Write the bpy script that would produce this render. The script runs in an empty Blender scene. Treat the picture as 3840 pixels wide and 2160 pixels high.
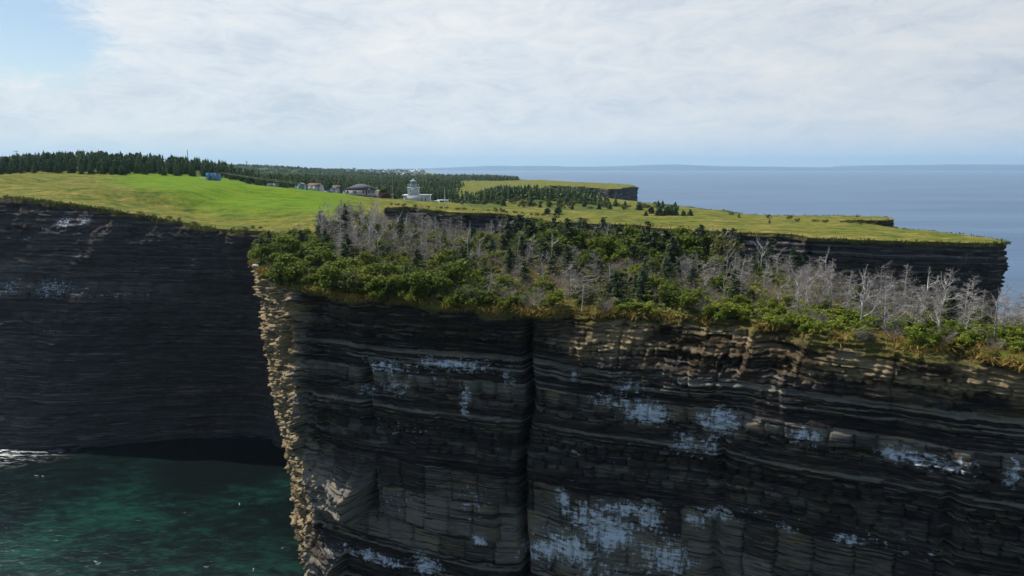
import bpy, math, random
import numpy as np
from mathutils import geometry, Vector
R = math.radians
random.seed(7); rng = np.random.default_rng(7)
C = bpy.context.scene.collection
SC = bpy.context.scene

# ------------------------------------------------------------------ camera
PITCH = R(9.3); FPX = 2742.0; CH = 60.0
cam = bpy.data.cameras.new('camera'); co = bpy.data.objects.new('camera', cam); C.objects.link(co)
co.location = (0, 0, CH); co.rotation_euler = (R(90) - PITCH, 0, 0)
cam.sensor_width = 36; cam.lens = 36 * FPX / 3840; cam.clip_end = 120000; cam.clip_start = 0.5
SC.camera = co

# ------------------------------------------------------------------ world and sun
SUN_EL = R(52); SUN_AZ = math.atan2(-0.78, 0.62)          # compass angle from +Y towards +X (negative: left)
sun_vec = Vector((math.sin(SUN_AZ) * math.cos(SUN_EL), math.cos(SUN_AZ) * math.cos(SUN_EL), math.sin(SUN_EL)))
W = bpy.data.worlds.new('World'); SC.world = W; W.use_nodes = True
nt = W.node_tree; nt.nodes.clear()
class NT:
    """tiny node helper"""
    def __init__(s, tree): s.t = tree
    def n(s, typ, _inputs=None, **kw):
        nd = s.t.nodes.new(typ)
        for k, v in kw.items(): setattr(nd, k, v)
        for k, v in (_inputs or {}).items():
            if hasattr(v, 'is_output') or isinstance(v, bpy.types.NodeSocket): s.t.links.new(v, nd.inputs[k])
            else: nd.inputs[k].default_value = v
        return nd
    def m(s, op, a, b=0.0, c=None, clamp=False):
        d = {0: a, 1: b}
        if c is not None: d[2] = c
        return s.n('ShaderNodeMath', d, operation=op, use_clamp=clamp).outputs[0]
    def ramp(s, fac, stops, interp='LINEAR'):
        nd = s.n('ShaderNodeValToRGB', {0: fac}); cr = nd.color_ramp; cr.interpolation = interp
        while len(cr.elements) > 1: cr.elements.remove(cr.elements[0])
        cr.elements[0].position = stops[0][0]; cr.elements[0].color = col4(stops[0][1])
        for p, c in stops[1:]:
            e = cr.elements.new(p); e.color = col4(c)
        return nd.outputs[0]
    def mix(s, fac, a, b, mode='MIX'):
        nd = s.n('ShaderNodeMix', data_type='RGBA', blend_type=mode)
        for i, v in ((0, fac), (6, a), (7, b)):
            if isinstance(v, bpy.types.NodeSocket): s.t.links.new(v, nd.inputs[i])
            else: nd.inputs[i].default_value = col4(v) if i else v
        return nd.outputs[2]
    def noise(s, vec, scale, detail=4, rough=0.55, dist=0.0, dim='3D'):
        return s.n('ShaderNodeTexNoise', {'Vector': vec, 'Scale': scale, 'Detail': detail, 'Roughness': rough, 'Distortion': dist}, noise_dimensions=dim).outputs[0]
    def mapv(s, vec, scale=(1, 1, 1), loc=(0, 0, 0), rot=(0, 0, 0)):
        return s.n('ShaderNodeMapping', {0: vec, 1: loc, 2: rot, 3: scale}).outputs[0]
def col4(c):
    if isinstance(c, (int, float)): return (c, c, c, 1)
    return tuple(c) + (1,) if len(c) == 3 else tuple(c)
w = NT(nt)
sky = w.n('ShaderNodeTexSky', sky_type='NISHITA', sun_disc=False, sun_elevation=SUN_EL, sun_rotation=SUN_AZ,
          altitude=60, air_density=1.0, dust_density=0.6, ozone_density=1.5)
skyc = w.mix(1.0, sky.outputs[0], (0.105, 0.105, 0.105), 'MULTIPLY')
g = w.n('ShaderNodeTexCoord').outputs['Generated']
sep = w.n('ShaderNodeSeparateXYZ', {0: g})
dx, dy, dz = sep.outputs
# streaky cloud sheet: noise squeezed in height so that it lies in flat bands near the horizon
v1 = w.mapv(g, scale=(1.6, 1.6, 3.6), rot=(0, R(8), 0))
v2 = w.mapv(g, scale=(2.2, 2.2, 9.0), loc=(3, 1, 0), rot=(0, R(-10), 0))
n1 = w.noise(v1, 2.2, 9, 0.6, 0.5); n2 = w.noise(v2, 2.0, 8, 0.55, 0.3)
nf = w.noise(w.mapv(g, scale=(6, 6, 16)), 2.6, 9, 0.72, 0.9)
# thin veil everywhere ahead; opens to blue towards the upper left and behind the camera
left = w.m('MULTIPLY', w.m('MULTIPLY_ADD', dx, -9.0, -3.75, clamp=True), w.m('MULTIPLY_ADD', dz, 16.0, -1.0, clamp=True))
back = w.m('MULTIPLY_ADD', dy, -1.6, 0.35, clamp=True)
high = w.m('MULTIPLY_ADD', dz, 1.1, -0.30, clamp=True)
thin = w.m('MAXIMUM', w.m('MULTIPLY', left, 0.40), w.m('MAXIMUM', w.m('MULTIPLY', back, 0.9), w.m('MULTIPLY', high, 0.45)))
mask = w.m('SUBTRACT', w.m('ADD', w.m('MULTIPLY', n1, 0.75), w.m('MULTIPLY_ADD', nf, 0.75, -0.15)), thin)
mask = w.n('ShaderNodeMapRange', {0: mask, 1: 0.22, 2: 0.46, 3: 0.0, 4: 1.0}).outputs[0]
mask = w.m('MULTIPLY', mask, 0.96)
cl = w.ramp(w.m('ADD', w.m('MULTIPLY', n2, 0.5), w.m('MULTIPLY_ADD', nf, 0.5, w.m('MULTIPLY_ADD', n1, 0.3, -0.15))), [(0.36, (0.60, 0.66, 0.75)), (0.48, (0.74, 0.785, 0.84)), (0.58, (0.83, 0.85, 0.865)), (0.70, (0.91, 0.915, 0.905))])
# brighter veil towards the sun (left), greyer to the right
cl = w.mix(1.0, cl, w.ramp(w.m('MULTIPLY_ADD', dx, 0.5, 0.5), [(0.15, 1.06), (0.5, 1.02), (0.85, 0.86)]), 'MULTIPLY')
out = w.mix(mask, skyc, cl)
hz = w.n('ShaderNodeMapRange', {0: dz, 1: 0.045, 2: 0.004, 3: 0.0, 4: 0.85}).outputs[0]
out = w.mix(hz, out, (0.64, 0.77, 0.86))
# the half of the sky behind the camera is clearer and deeper
bg = w.n('ShaderNodeBackground', {0: out, 1: 1.0})
w.n('ShaderNodeOutputWorld', {0: bg.outputs[0]})
sl = bpy.data.lights.new('sun', 'SUN'); sl.energy = 4.5; sl.angle = R(0.5); sl.color = (1.0, 0.95, 0.86)
so = bpy.data.objects.new('sun', sl); C.objects.link(so); so.rotation_euler = sun_vec.to_track_quat('Z', 'Y').to_euler()
so.location = (0, 0, 300)
SC.view_settings.view_transform = 'Standard'; SC.view_settings.look = 'None'
SC.view_settings.exposure = 0.0; SC.view_settings.gamma = 1.0
SC.cycles.volume_bounces = 1; SC.cycles.max_bounces = 6

# ------------------------------------------------------------------ helpers
def tag(o, label=None, cat=None, group=None, kind=None):
    if label: o['label'] = label
    if cat: o['category'] = cat
    if group: o['group'] = group
    if kind: o['kind'] = kind
    return o
def P(px, py, Y):
    """world point at forward distance Y seen at a pixel of the survey photo"""
    cx = (px - 1920) / FPX; cy = (1080 - py) / FPX
    d = (cx, math.cos(PITCH) + cy * math.sin(PITCH), -math.sin(PITCH) + cy * math.cos(PITCH)); t = Y / d[1]
    return (d[0] * t, Y, CH + d[2] * t)
def _h(ix, iy, iz, seed):
    n = (ix * 374761393 + iy * 668265263 + iz * 2147483647 + seed * 1274126177) & 0xffffffff
    n = ((n ^ (n >> 13)) * 1274126177) & 0xffffffff
    n = ((n ^ (n >> 16)) * 2246822519) & 0xffffffff
    return ((n ^ (n >> 15)) & 0xffffff) / float(0xffffff)
def hsh(a, b=0, seed=0):
    return _h(np.asarray(a).astype(np.int64), np.asarray(b).astype(np.int64), np.int64(0), seed)
def vn(x, y, z=None, seed=0):
    x = np.asarray(x, float); y = np.asarray(y, float)
    if z is None: z = np.zeros_like(x * y)
    x, y, z = np.broadcast_arrays(x, y, np.asarray(z, float))
    fx, fy, fz = np.floor(x), np.floor(y), np.floor(z)
    ix, iy, iz = fx.astype(np.int64), fy.astype(np.int64), fz.astype(np.int64)
    u, v, q = x - fx, y - fy, z - fz
    u = u * u * (3 - 2 * u); v = v * v * (3 - 2 * v); q = q * q * (3 - 2 * q)
    r = 0
    for a in (0, 1):
        for b in (0, 1):
            for c in (0, 1):
                r = r + _h(ix + a, iy + b, iz + c, seed) * (u if a else 1 - u) * (v if b else 1 - v) * (q if c else 1 - q)
    return r * 2 - 1
def fbm(x, y, z=None, oct=4, seed=0):
    s, a, k = 0, 1.0, 0
    tot = 0
    for i in range(oct):
        s = s + a * vn(np.asarray(x) * 2 ** i, np.asarray(y) * 2 ** i, None if z is None else np.asarray(z) * 2 ** i, seed + i); tot += a; a *= 0.5
    return s / tot
def ss(a, b, x):
    t = np.clip((np.asarray(x, float) - a) / (b - a), 0, 1); return t * t * (3 - 2 * t)

class MB:
    def __init__(s): s.v = []; s.f = []; s.t = []; s.n = 0
    def add(s, v, f, tone=None):
        v = np.asarray(v, float).reshape(-1, 3)
        s.v.append(v); s.f += [tuple(int(i) + s.n for i in q) for q in f]
        if tone is None: tone = 0.5
        s.t += ([float(tone)] * len(f) if np.isscalar(tone) else [float(q) for q in tone])
        s.n += len(v); return s
    def box(s, x0, x1, y0, y1, z0, z1, tone=None):
        v = [(x0, y0, z0), (x1, y0, z0), (x1, y1, z0), (x0, y1, z0), (x0, y0, z1), (x1, y0, z1), (x1, y1, z1), (x0, y1, z1)]
        return s.add(v, [(0, 3, 2, 1), (4, 5, 6, 7), (0, 1, 5, 4), (1, 2, 6, 5), (2, 3, 7, 6), (3, 0, 4, 7)], tone)
    def tube(s, pts, rad, k=6, tone=None, cap=True):
        pts = np.asarray(pts, float); n = len(pts)
        rad = np.broadcast_to(np.asarray(rad, float), (n,))
        d = np.gradient(pts, axis=0); d /= np.linalg.norm(d, axis=1)[:, None] + 1e-9
        ref = np.where(np.abs(d[:, 2:3]) > 0.9, np.array([[1., 0, 0]]), np.array([[0., 0, 1]]))
        a = np.cross(d, ref); a /= np.linalg.norm(a, axis=1)[:, None] + 1e-9; b = np.cross(d, a)
        th = np.arange(k) * 2 * math.pi / k
        v = pts[:, None] + rad[:, None, None] * (np.cos(th)[None, :, None] * a[:, None] + np.sin(th)[None, :, None] * b[:, None])
        f = [(i * k + j, i * k + (j + 1) % k, (i + 1) * k + (j + 1) % k, (i + 1) * k + j) for i in range(n - 1) for j in range(k)]
        if cap: f += [tuple(range(k)), tuple((n - 1) * k + j for j in range(k))[::-1]]
        return s.add(v.reshape(-1, 3), f, tone)
    def lathe(s, prof, k=12, cx=0, cy=0, tone=None):
        th = np.arange(k) * 2 * math.pi / k + math.pi / k
        v = [(cx + r * math.cos(t), cy + r * math.sin(t), z) for r, z in prof for t in th]
        n = len(prof)
        f = [(i * k + j, i * k + (j + 1) % k, (i + 1) * k + (j + 1) % k, (i + 1) * k + j) for i in range(n - 1) for j in range(k)]
        f += [tuple(range(k))[::-1], tuple((n - 1) * k + j for j in range(k))]
        return s.add(v, f, tone)
    def quads(s, c, a, b, tone):
        """many quads: centres c, half axes a and b"""
        c, a, b = map(np.asarray, (c, a, b)); n = len(c)
        v = np.stack([c - a - b, c + a - b, c + a + b, c - a + b], 1).reshape(-1, 3)
        return s.add(v, [(4 * i, 4 * i + 1, 4 * i + 2, 4 * i + 3) for i in range(n)], tone)
    def mesh(s, name):
        me = bpy.data.meshes.new(name)
        v = np.concatenate(s.v) if s.v else np.zeros((0, 3))
        me.vertices.add(len(v)); me.vertices.foreach_set('co', v.astype(np.float32).ravel())
        ls = np.array([len(q) for q in s.f]); st = np.concatenate([[0], np.cumsum(ls)[:-1]])
        me.loops.add(int(ls.sum())); me.loops.foreach_set('vertex_index', np.concatenate([np.array(q) for q in s.f]).astype(np.int32))
        me.polygons.add(len(ls)); me.polygons.foreach_set('loop_start', st.astype(np.int32)); me.polygons.foreach_set('loop_total', ls.astype(np.int32))
        me.update(calc_edges=True)
        at = me.attributes.new('tone', 'FLOAT', 'FACE'); at.data.foreach_set('value', np.array(s.t, np.float32))
        return me
    def build(s, name, mat, parent=None):
        me = s.mesh(name); me.materials.append(mat)
        return link(name, me, parent)
def link(name, me, parent=None):
    o = bpy.data.objects.new(name, me); C.objects.link(o)
    if parent is not None: o.parent = parent
    return o
def empty(name, loc, rz=0.0):
    o = bpy.data.objects.new(name, None); C.objects.link(o); o.location = loc; o.rotation_euler = (0, 0, rz)
    o.empty_display_size = 0.3; return o
def grid_mesh(name, co, mat, attrs=None):
    """co: (rows, cols, 3)"""
    r, c, _ = co.shape
    me = bpy.data.meshes.new(name)
    me.vertices.add(r * c); me.vertices.foreach_set('co', co.reshape(-1).astype(np.float32))
    i = np.arange(r - 1)[:, None] * c + np.arange(c - 1)[None]
    q = np.stack([i, i + c, i + c + 1, i + 1], -1).reshape(-1, 4)
    me.loops.add(q.size); me.loops.foreach_set('vertex_index', q.ravel().astype(np.int32))
    me.polygons.add(len(q)); me.polygons.foreach_set('loop_start', (np.arange(len(q)) * 4).astype(np.int32)); me.polygons.foreach_set('loop_total', np.full(len(q), 4, np.int32))
    me.update(calc_edges=True)
    for k, a in (attrs or {}).items():
        at = me.attributes.new(k, 'FLOAT', 'POINT'); at.data.foreach_set('value', np.asarray(a, np.float32).ravel())
    me.materials.append(mat)
    return link(name, me)

# ------------------------------------------------------------------ materials
def new_mat(name):
    m = bpy.data.materials.new(name); m.use_nodes = True; m.node_tree.nodes.clear(); return m, NT(m.node_tree)
def finish(k, col, rough=0.9, bump=None, bstr=0.3, bdist=0.1, spec=0.2, metal=0.0, trans=None):
    d = {'Base Color': col if isinstance(col, bpy.types.NodeSocket) else col4(col), 'Roughness': rough, 'Specular IOR Level': spec, 'Metallic': metal}
    if bump is not None: d['Normal'] = k.n('ShaderNodeBump', {'Height': bump, 'Strength': bstr, 'Distance': bdist}).outputs[0]
    p = k.n('ShaderNodeBsdfPrincipled', d); sh = p.outputs[0]
    if trans:
        t = k.n('ShaderNodeBsdfTranslucent', {0: col if isinstance(col, bpy.types.NodeSocket) else col4(col)})
        mx = k.n('ShaderNodeMixShader', {0: trans}); k.t.links.new(sh, mx.inputs[1]); k.t.links.new(t.outputs[0], mx.inputs[2]); sh = mx.outputs[0]
    k.n('ShaderNodeOutputMaterial', {0: sh})
def attr(k, n): return k.n('ShaderNodeAttribute', attribute_name=n).outputs['Fac']
def pos(k): return k.n('ShaderNodeNewGeometry').outputs['Position']
def paint(name, c, rough=0.7, var=0.12, scale=1.5, spec=0.3, metal=0.0):
    m, k = new_mat(name); tc = k.n('ShaderNodeTexCoord').outputs['Object']
    n = k.noise(tc, scale, 5, 0.6); n2 = k.noise(k.mapv(tc, scale=(4, 4, 0.7)), scale * 2, 4)
    f = k.m('ADD', k.m('MULTIPLY', n, 0.6), k.m('MULTIPLY', n2, 0.4))
    finish(k, k.ramp(f, [(0.3, tuple(x * (1 - 2 * var) for x in c)), (0.6, c), (0.8, tuple(min(1, x * (1 + var)) for x in c))]), rough, n, 0.15, 0.02, spec, metal)
    return m
def leafy(name, stops, trans=0.25, vary=0.25):
    """foliage: tone per leaf face, plus a shift per plant"""
    m, k = new_mat(name); t = attr(k, 'tone'); r = k.n('ShaderNodeObjectInfo').outputs['Random']
    f = k.m('ADD', t, k.m('MULTIPLY', k.m('SUBTRACT', r, 0.5), vary), clamp=True)
    finish(k, k.ramp(f, stops), 0.75, None, spec=0.15, trans=trans); return m

def rock_mat(name, dark, mid, light, warm, fine=1.0):
    m, k = new_mat(name); p = pos(k)
    lay = attr(k, 'lay'); pale = attr(k, 'pale'); soil = attr(k, 'soil'); rust_and_sun = attr(k, 'rust_and_sun')
    n1 = k.noise(k.mapv(p, scale=(0.5 * fine, 0.5 * fine, 5.0 * fine)), 1.0, 8, 0.65)
    n2 = k.noise(p, 1.1 * fine, 8, 0.65); n3 = k.noise(p, 5 * fine, 6, 0.7)
    f = k.m('ADD', k.m('MULTIPLY', lay, 0.8), k.m('MULTIPLY', k.m('SUBTRACT', n1, 0.5), 0.9))
    f = k.m('ADD', f, k.m('MULTIPLY', k.m('SUBTRACT', n2, 0.5), 0.25), clamp=True)
    c = k.ramp(f, [(0.0, dark), (0.32, mid), (0.62, light), (1.0, tuple(x * 1.25 for x in light))])
    th_ = k.n('ShaderNodeMapRange', {0: k.noise(k.mapv(p, scale=(0.10 * fine, 0.10 * fine, 7.5 * fine)), 1.0, 3, 0.5, 0.2), 1: 0.57, 2: 0.62, 3: 0.0, 4: 1.0}).outputs[0]
    br_ = k.n('ShaderNodeMapRange', {0: k.noise(k.mapv(p, scale=(0.6, 0.6, 1.5)), 0.7 * fine, 4, 0.6), 1: 0.45, 2: 0.55, 3: 0.0, 4: 0.75}).outputs[0]
    c = k.mix(k.m('MULTIPLY', th_, br_), c, tuple(x * .95 for x in light))
    tk_ = k.n('ShaderNodeMapRange', {0: k.noise(k.mapv(p, scale=(0.14 * fine, 0.14 * fine, 6.0 * fine), loc=(4, 9, 2)), 1.0, 3, 0.5, 0.2), 1: 0.56, 2: 0.60, 3: 0.0, 4: 0.8}).outputs[0]
    c = k.mix(tk_, c, dark)
    wf = k.n('ShaderNodeMapRange', {0: k.m('ADD', k.noise(k.mapv(p, scale=(1, 1, 2)), 0.35 * fine, 6, 0.6), k.m('MULTIPLY', rust_and_sun, 0.5)), 1: 0.50, 2: 0.72, 3: 0.0, 4: 0.8}).outputs[0]
    c = k.mix(wf, c, k.mix(1.0, c, warm, 'MULTIPLY'))
    # streaky bird lime and lichen
    st = k.noise(k.mapv(p, scale=(2.2, 2.2, 0.8)), 1.0, 7, 0.72, 0.3); st2 = k.noise(k.mapv(p, scale=(1, 1, 5)), 0.8, 5, 0.6)
    nn = k.m('ADD', k.m('MULTIPLY', k.m('SUBTRACT', st, 0.5), 1.0), k.m('MULTIPLY', k.m('SUBTRACT', st2, 0.5), 0.8))
    pm = k.n('ShaderNodeMapRange', {0: k.m('MULTIPLY', k.m('ADD', k.m('MULTIPLY', pale, 0.68), k.m('MULTIPLY', nn, 2.0)), k.m('MULTIPLY', pale, 4.0, clamp=True)), 1: 0.36, 2: 0.72, 3: 0.0, 4: 0.9}).outputs[0]
    c = k.mix(pm, c, (0.78, 0.82, 0.86))
    gs = k.n('ShaderNodeMapRange', {0: k.m('ADD', soil, k.m('MULTIPLY', k.m('SUBTRACT', n2, 0.5), 0.9)), 1: 0.42, 2: 0.58, 3: 0.0, 4: 1.0}).outputs[0]
    c = k.mix(gs, c, k.ramp(n3, [(0.35, (0.07, 0.055, 0.02)), (0.5, (0.13, 0.12, 0.03)), (0.65, (0.20, 0.15, 0.06))]))
    b = k.m('ADD', k.m('MULTIPLY', n1, 0.7), k.m('MULTIPLY', n3, 0.35))
    finish(k, c, 0.92, b, 0.9, 0.25 / fine, 0.1)
    return m
M_near = rock_mat('near_rock', (0.022, 0.019, 0.018), (0.064, 0.055, 0.047), (0.215, 0.192, 0.155), (1.45, 1.18, 0.72))
M_far = rock_mat('far_rock', (0.038, 0.033, 0.032), (0.084, 0.074, 0.068), (0.20, 0.186, 0.17), (1.25, 1.0, 0.85), 0.5)

def ground_material():
    m, k = new_mat('grassland'); p = pos(k)
    mown = attr(k, 'mown'); dry = attr(k, 'dry'); wood = attr(k, 'wood')
    nb = k.noise(p, 0.035, 6, 0.6); nm = k.noise(k.mapv(p, scale=(1, 1.8, 1)), 0.16, 8, 0.62); nf = k.noise(p, 1.4, 7, 0.72)
    ng = k.noise(k.mapv(p, scale=(1, 1.4, 1)), 0.55, 6, 0.65)
    rough = k.ramp(k.m('ADD', k.m('MULTIPLY', nm, 0.45), k.m('ADD', k.m('MULTIPLY', ng, 0.35), k.m('MULTIPLY', nf, 0.2))),
                   [(0.40, (0.035, 0.065, 0.016)), (0.455, (0.09, 0.125, 0.02)), (0.505, (0.155, 0.165, 0.026)), (0.55, (0.23, 0.19, 0.045)), (0.61, (0.34, 0.26, 0.10))])
    dr = k.ramp(k.m('ADD', k.m('MULTIPLY', nm, 0.5), k.m('MULTIPLY', nf, 0.5)), [(0.35, (0.15, 0.13, 0.035)), (0.5, (0.26, 0.20, 0.06)), (0.65, (0.40, 0.31, 0.13))])
    df = k.n('ShaderNodeMapRange', {0: k.m('ADD', k.m('MULTIPLY', nb, 0.8), dry), 1: 0.50, 2: 0.85, 3: 0, 4: 0.85}).outputs[0]
    c = k.mix(df, rough, dr)
    mo = k.ramp(k.m('ADD', k.m('MULTIPLY', nm, 0.5), k.m('MULTIPLY', nf, 0.5)), [(0.40, (0.075, 0.17, 0.006)), (0.5, (0.12, 0.235, 0.008)), (0.60, (0.18, 0.25, 0.014))])
    mf = k.n('ShaderNodeMapRange', {0: k.m('ADD', mown, k.m('MULTIPLY', k.m('SUBTRACT', nm, 0.5), 1.3)), 1: 0.10, 2: 0.95, 3: 0, 4: 0.88}).outputs[0]
    c = k.mix(mf, c, mo)
    wo = k.ramp(nf, [(0.35, (0.03, 0.055, 0.02)), (0.55, (0.06, 0.10, 0.03)), (0.7, (0.11, 0.14, 0.045))])
    c = k.mix(k.m('MULTIPLY', wood, 0.92), c, wo)
    finish(k, c, 0.95, k.m('ADD', k.m('MULTIPLY', nm, 0.5), k.m('MULTIPLY', nf, 0.5)), 1.0, 0.55, 0.05)
    return m
M_ground = ground_material()

def sea_material():
    m, k = new_mat('sea_water'); p = pos(k)
    near = k.n('ShaderNodeMapRange', {0: k.n('ShaderNodeSeparateXYZ', {0: p}).outputs[1], 1: 150.0, 2: 420.0, 3: 0.0, 4: 1.0}).outputs[0]
    # sunlit sandy bed and weed seen through the clear shallows
    bed = k.noise(k.mapv(p, loc=(13, 7, 0)), 0.028, 3, 0.5, 0.3); bed2 = k.noise(k.mapv(p, rot=(0, 0, 0.5), scale=(1, 1.7, 1)), 0.22, 9, 0.70, 0.3)
    f = k.m('ADD', k.m('MULTIPLY', bed, 0.65), k.m('MULTIPLY_ADD', bed2, 0.58, k.n('ShaderNodeMapRange', {0: k.n('ShaderNodeSeparateXYZ', {0: p}).outputs[1], 1: 80.0, 2: 140.0, 3: 0.05, 4: -0.05}).outputs[0]))
    shallow = k.ramp(f, [(0.56, (0.005, 0.009, 0.009)), (0.62, (0.006, 0.015, 0.014)), (0.68, (0.008, 0.030, 0.024)), (0.79, (0.011, 0.062, 0.044))])
    deep = k.ramp(k.noise(k.mapv(p, scale=(0.3, 1, 1)), 0.006, 5, 0.6), [(0.40, (0.020, 0.085, 0.19)), (0.60, (0.045, 0.13, 0.25))])
    c = k.mix(near, shallow, deep)
    fo = attr(k, 'foam'); fm = k.m('MULTIPLY', fo, k.n('ShaderNodeMapRange', {0: k.noise(k.mapv(p, scale=(0.35, 1, 1), rot=(0, 0, -0.15)), 0.9, 8, 0.75, 0.5), 1: 0.50, 2: 0.60, 3: 0, 4: 1}).outputs[0], clamp=True)
    c = k.mix(fm, c, (0.75, 0.76, 0.76))
    wv = k.noise(k.mapv(p, scale=(0.7, 1, 1), rot=(0, 0, 0.25)), 0.55, 7, 0.6); wv2 = k.noise(k.mapv(p, scale=(0.25, 1, 1)), 0.035, 6, 0.6)
    h = k.m('ADD', k.m('MULTIPLY', wv, 0.38), k.m('MULTIPLY', wv2, k.m('MULTIPLY_ADD', near, 2.0, 0.3)))
    nrm = k.n('ShaderNodeBump', {'Height': h, 'Strength': 0.7, 'Distance': 1.0}).outputs[0]
    rg = k.m('ADD', k.m('MULTIPLY', near, 0.22), k.m('MULTIPLY_ADD', fm, 0.5, 0.10))
    pr = k.n('ShaderNodeBsdfPrincipled', {'Base Color': c, 'Roughness': rg, 'IOR': 1.33, 'Specular IOR Level': 0.34, 'Normal': nrm})
    k.n('ShaderNodeOutputMaterial', {0: pr.outputs[0]}); return m
M_sea = sea_material()

# ------------------------------------------------------------------ terrain height
CP = [P(*q) for q in [(3840,1340,57),(3200,1284,61.8),(2700,1226,67.5),(2160,1180,72),(1920,1160,73),(1400,1110,79),(1100,1060,86),(930,995,102),
    (0,740,172),(205,759,171),(373,787,169),(571,812,167),(745,849,163),(894,868,160),(993,877,157),
    (0,655,265),(300,662,262),(640,667,258),(760,679,256),(1000,694,262),(1100,704,266),(1200,718,266),(1300,732,262),(1420,744,258),(1500,747,252),(1600,757,248),(1720,777,240),(1850,790,234),(2000,800,228),
    (300,700,215),(640,700,230),(1000,760,200),(1200,790,190),(1000,830,170),
    (2700,868,171),(3300,905,153),(3815,910,150.5),(3300,850,190),(2900,815,244),(2570,775,310),(2400,757,360),(3200,814,245),(3340,822,235),
    (2100,835,190),(2000,825,203),(1830,803,221),(1700,800,223),(1600,798,226),(1500,772,234),(2300,800,230),(2500,810,220),
    (1130,713,300),(1185,718,300),(1240,723,303),(1350,732,330),(1440,740,300),(1560,763,285),(1650,764,292),(1900,735,420)]]
CP += [(0,110,46.2),(25,100,45.6),(42,74,45.1),(-20,130,46.8),(-12,160,46.6),(20,130,45.6),(60,44,44.6),(80,30,44),(-30,190,46.8),
  (-330,420,58),(-200,420,56),(-120,420,50),
    (-60,450,45.5),(45,516,43.7),(51,410,43.8),(35,690,43),(110,672,43.2),(85,610,43.2),(84,920,43),(-18,1370,42),(-64,1950,44),(-100,700,44),(-110,1200,42),(-400,1200,46),(-300,600,46),(60,760,43.3)]
CP += [P(*q) for q in [(1400,642,3000),(1250,638,2800),(1560,645,2600),(1100,637,2600),(930,628,2500),(820,623,2400),(600,612,2400),(0,600,2400),(1620,655,2300),(1700,660,2200)]]
CP += [P(*q) for q in [(0,640,340),(150,616,340),(300,613,340),(500,615,340),(700,634,340),(900,658,340),(1040,684,340),(0,652,300),(300,640,300),(600,648,300),(820,668,300)]]
CP += [(-1500,6000,40),(-3000,7000,60),(-4000,3000,90),(-900,500,60)]
CP = np.array(CP); CPa = CP[:, 0] / CP[:, 1]; CPl = np.log(CP[:, 1])
def zt(x, y):
    x = np.atleast_1d(np.asarray(x, float)); y = np.atleast_1d(np.asarray(y, float)); out = np.empty(x.shape)
    xf, yf, of = x.ravel(), y.ravel(), out.ravel()
    for i in range(0, len(xf), 20000):
        a = xf[i:i+20000] / np.maximum(yf[i:i+20000], 15); l = np.log(np.maximum(yf[i:i+20000], 15))
        d2 = ((a[:, None] - CPa) * 1.0) ** 2 + ((l[:, None] - CPl) * 0.55) ** 2
        wt = np.exp(-d2 / 0.0028) + 1e-3 / (d2 + 0.0006) ** 1.5 * 1e-3
        of[i:i+20000] = (wt * CP[:, 2]).sum(1) / wt.sum(1)
    out = of.reshape(x.shape)
    a_ = x / np.maximum(y, 15); k = np.clip(y / 250, 1, 8)
    out = out - ss(-.40, -.33, a_) * (1 - ss(-.06, -.01, a_)) * (ss(256, 300, y) * 1.2 + ss(290, 345, y) * 1.5) * (1 - ss(380, 520, y))   # the land falls away behind the crest
    return out + 0.22 * fbm(x / 7, y / 7, oct=3, seed=3) * np.minimum(k, 2.0)
def z1(x, y): return float(zt(x, y)[0])

# ------------------------------------------------------------------ cliffs
def resample(path, step):
    p = np.array(path, float)
    for _ in range(2):                                             # soften corners
        q = [p[0]]
        for a, b in zip(p[:-1], p[1:]): q += [a * 0.8 + b * 0.2, a * 0.2 + b * 0.8]
        q.append(p[-1]); p = np.array(q)
    L = np.concatenate([[0], np.cumsum(np.linalg.norm(np.diff(p, axis=0), axis=1))])
    s = np.linspace(0, L[-1], int(L[-1] / step) + 1)
    return s, np.stack([np.interp(s, L, p[:, 0]), np.interp(s, L, p[:, 1])], 1)
def beds(seed, lo=-6, hi=62, scale=1.0, massive=()):
    r = np.random.default_rng(seed); z = lo; B = [lo]; th = []; ty = []
    while z < hi:
        mz = [m_ for m_ in massive if m_[0] <= z < m_[1]]
        if mz: t = mz[0][2] * r.uniform(0.7, 1.3); k = mz[0][3]
        else:
            k = 0 if vn(np.array([z / 1.7]), 0.5, seed=seed)[0] < 0.25 else 1
            t = (r.uniform(0.11, 0.28) if k == 0 else r.uniform(0.22, 0.55)) * scale
        z += t; B.append(z); ty.append(k)
    return np.array(B), np.array(ty), r
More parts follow.
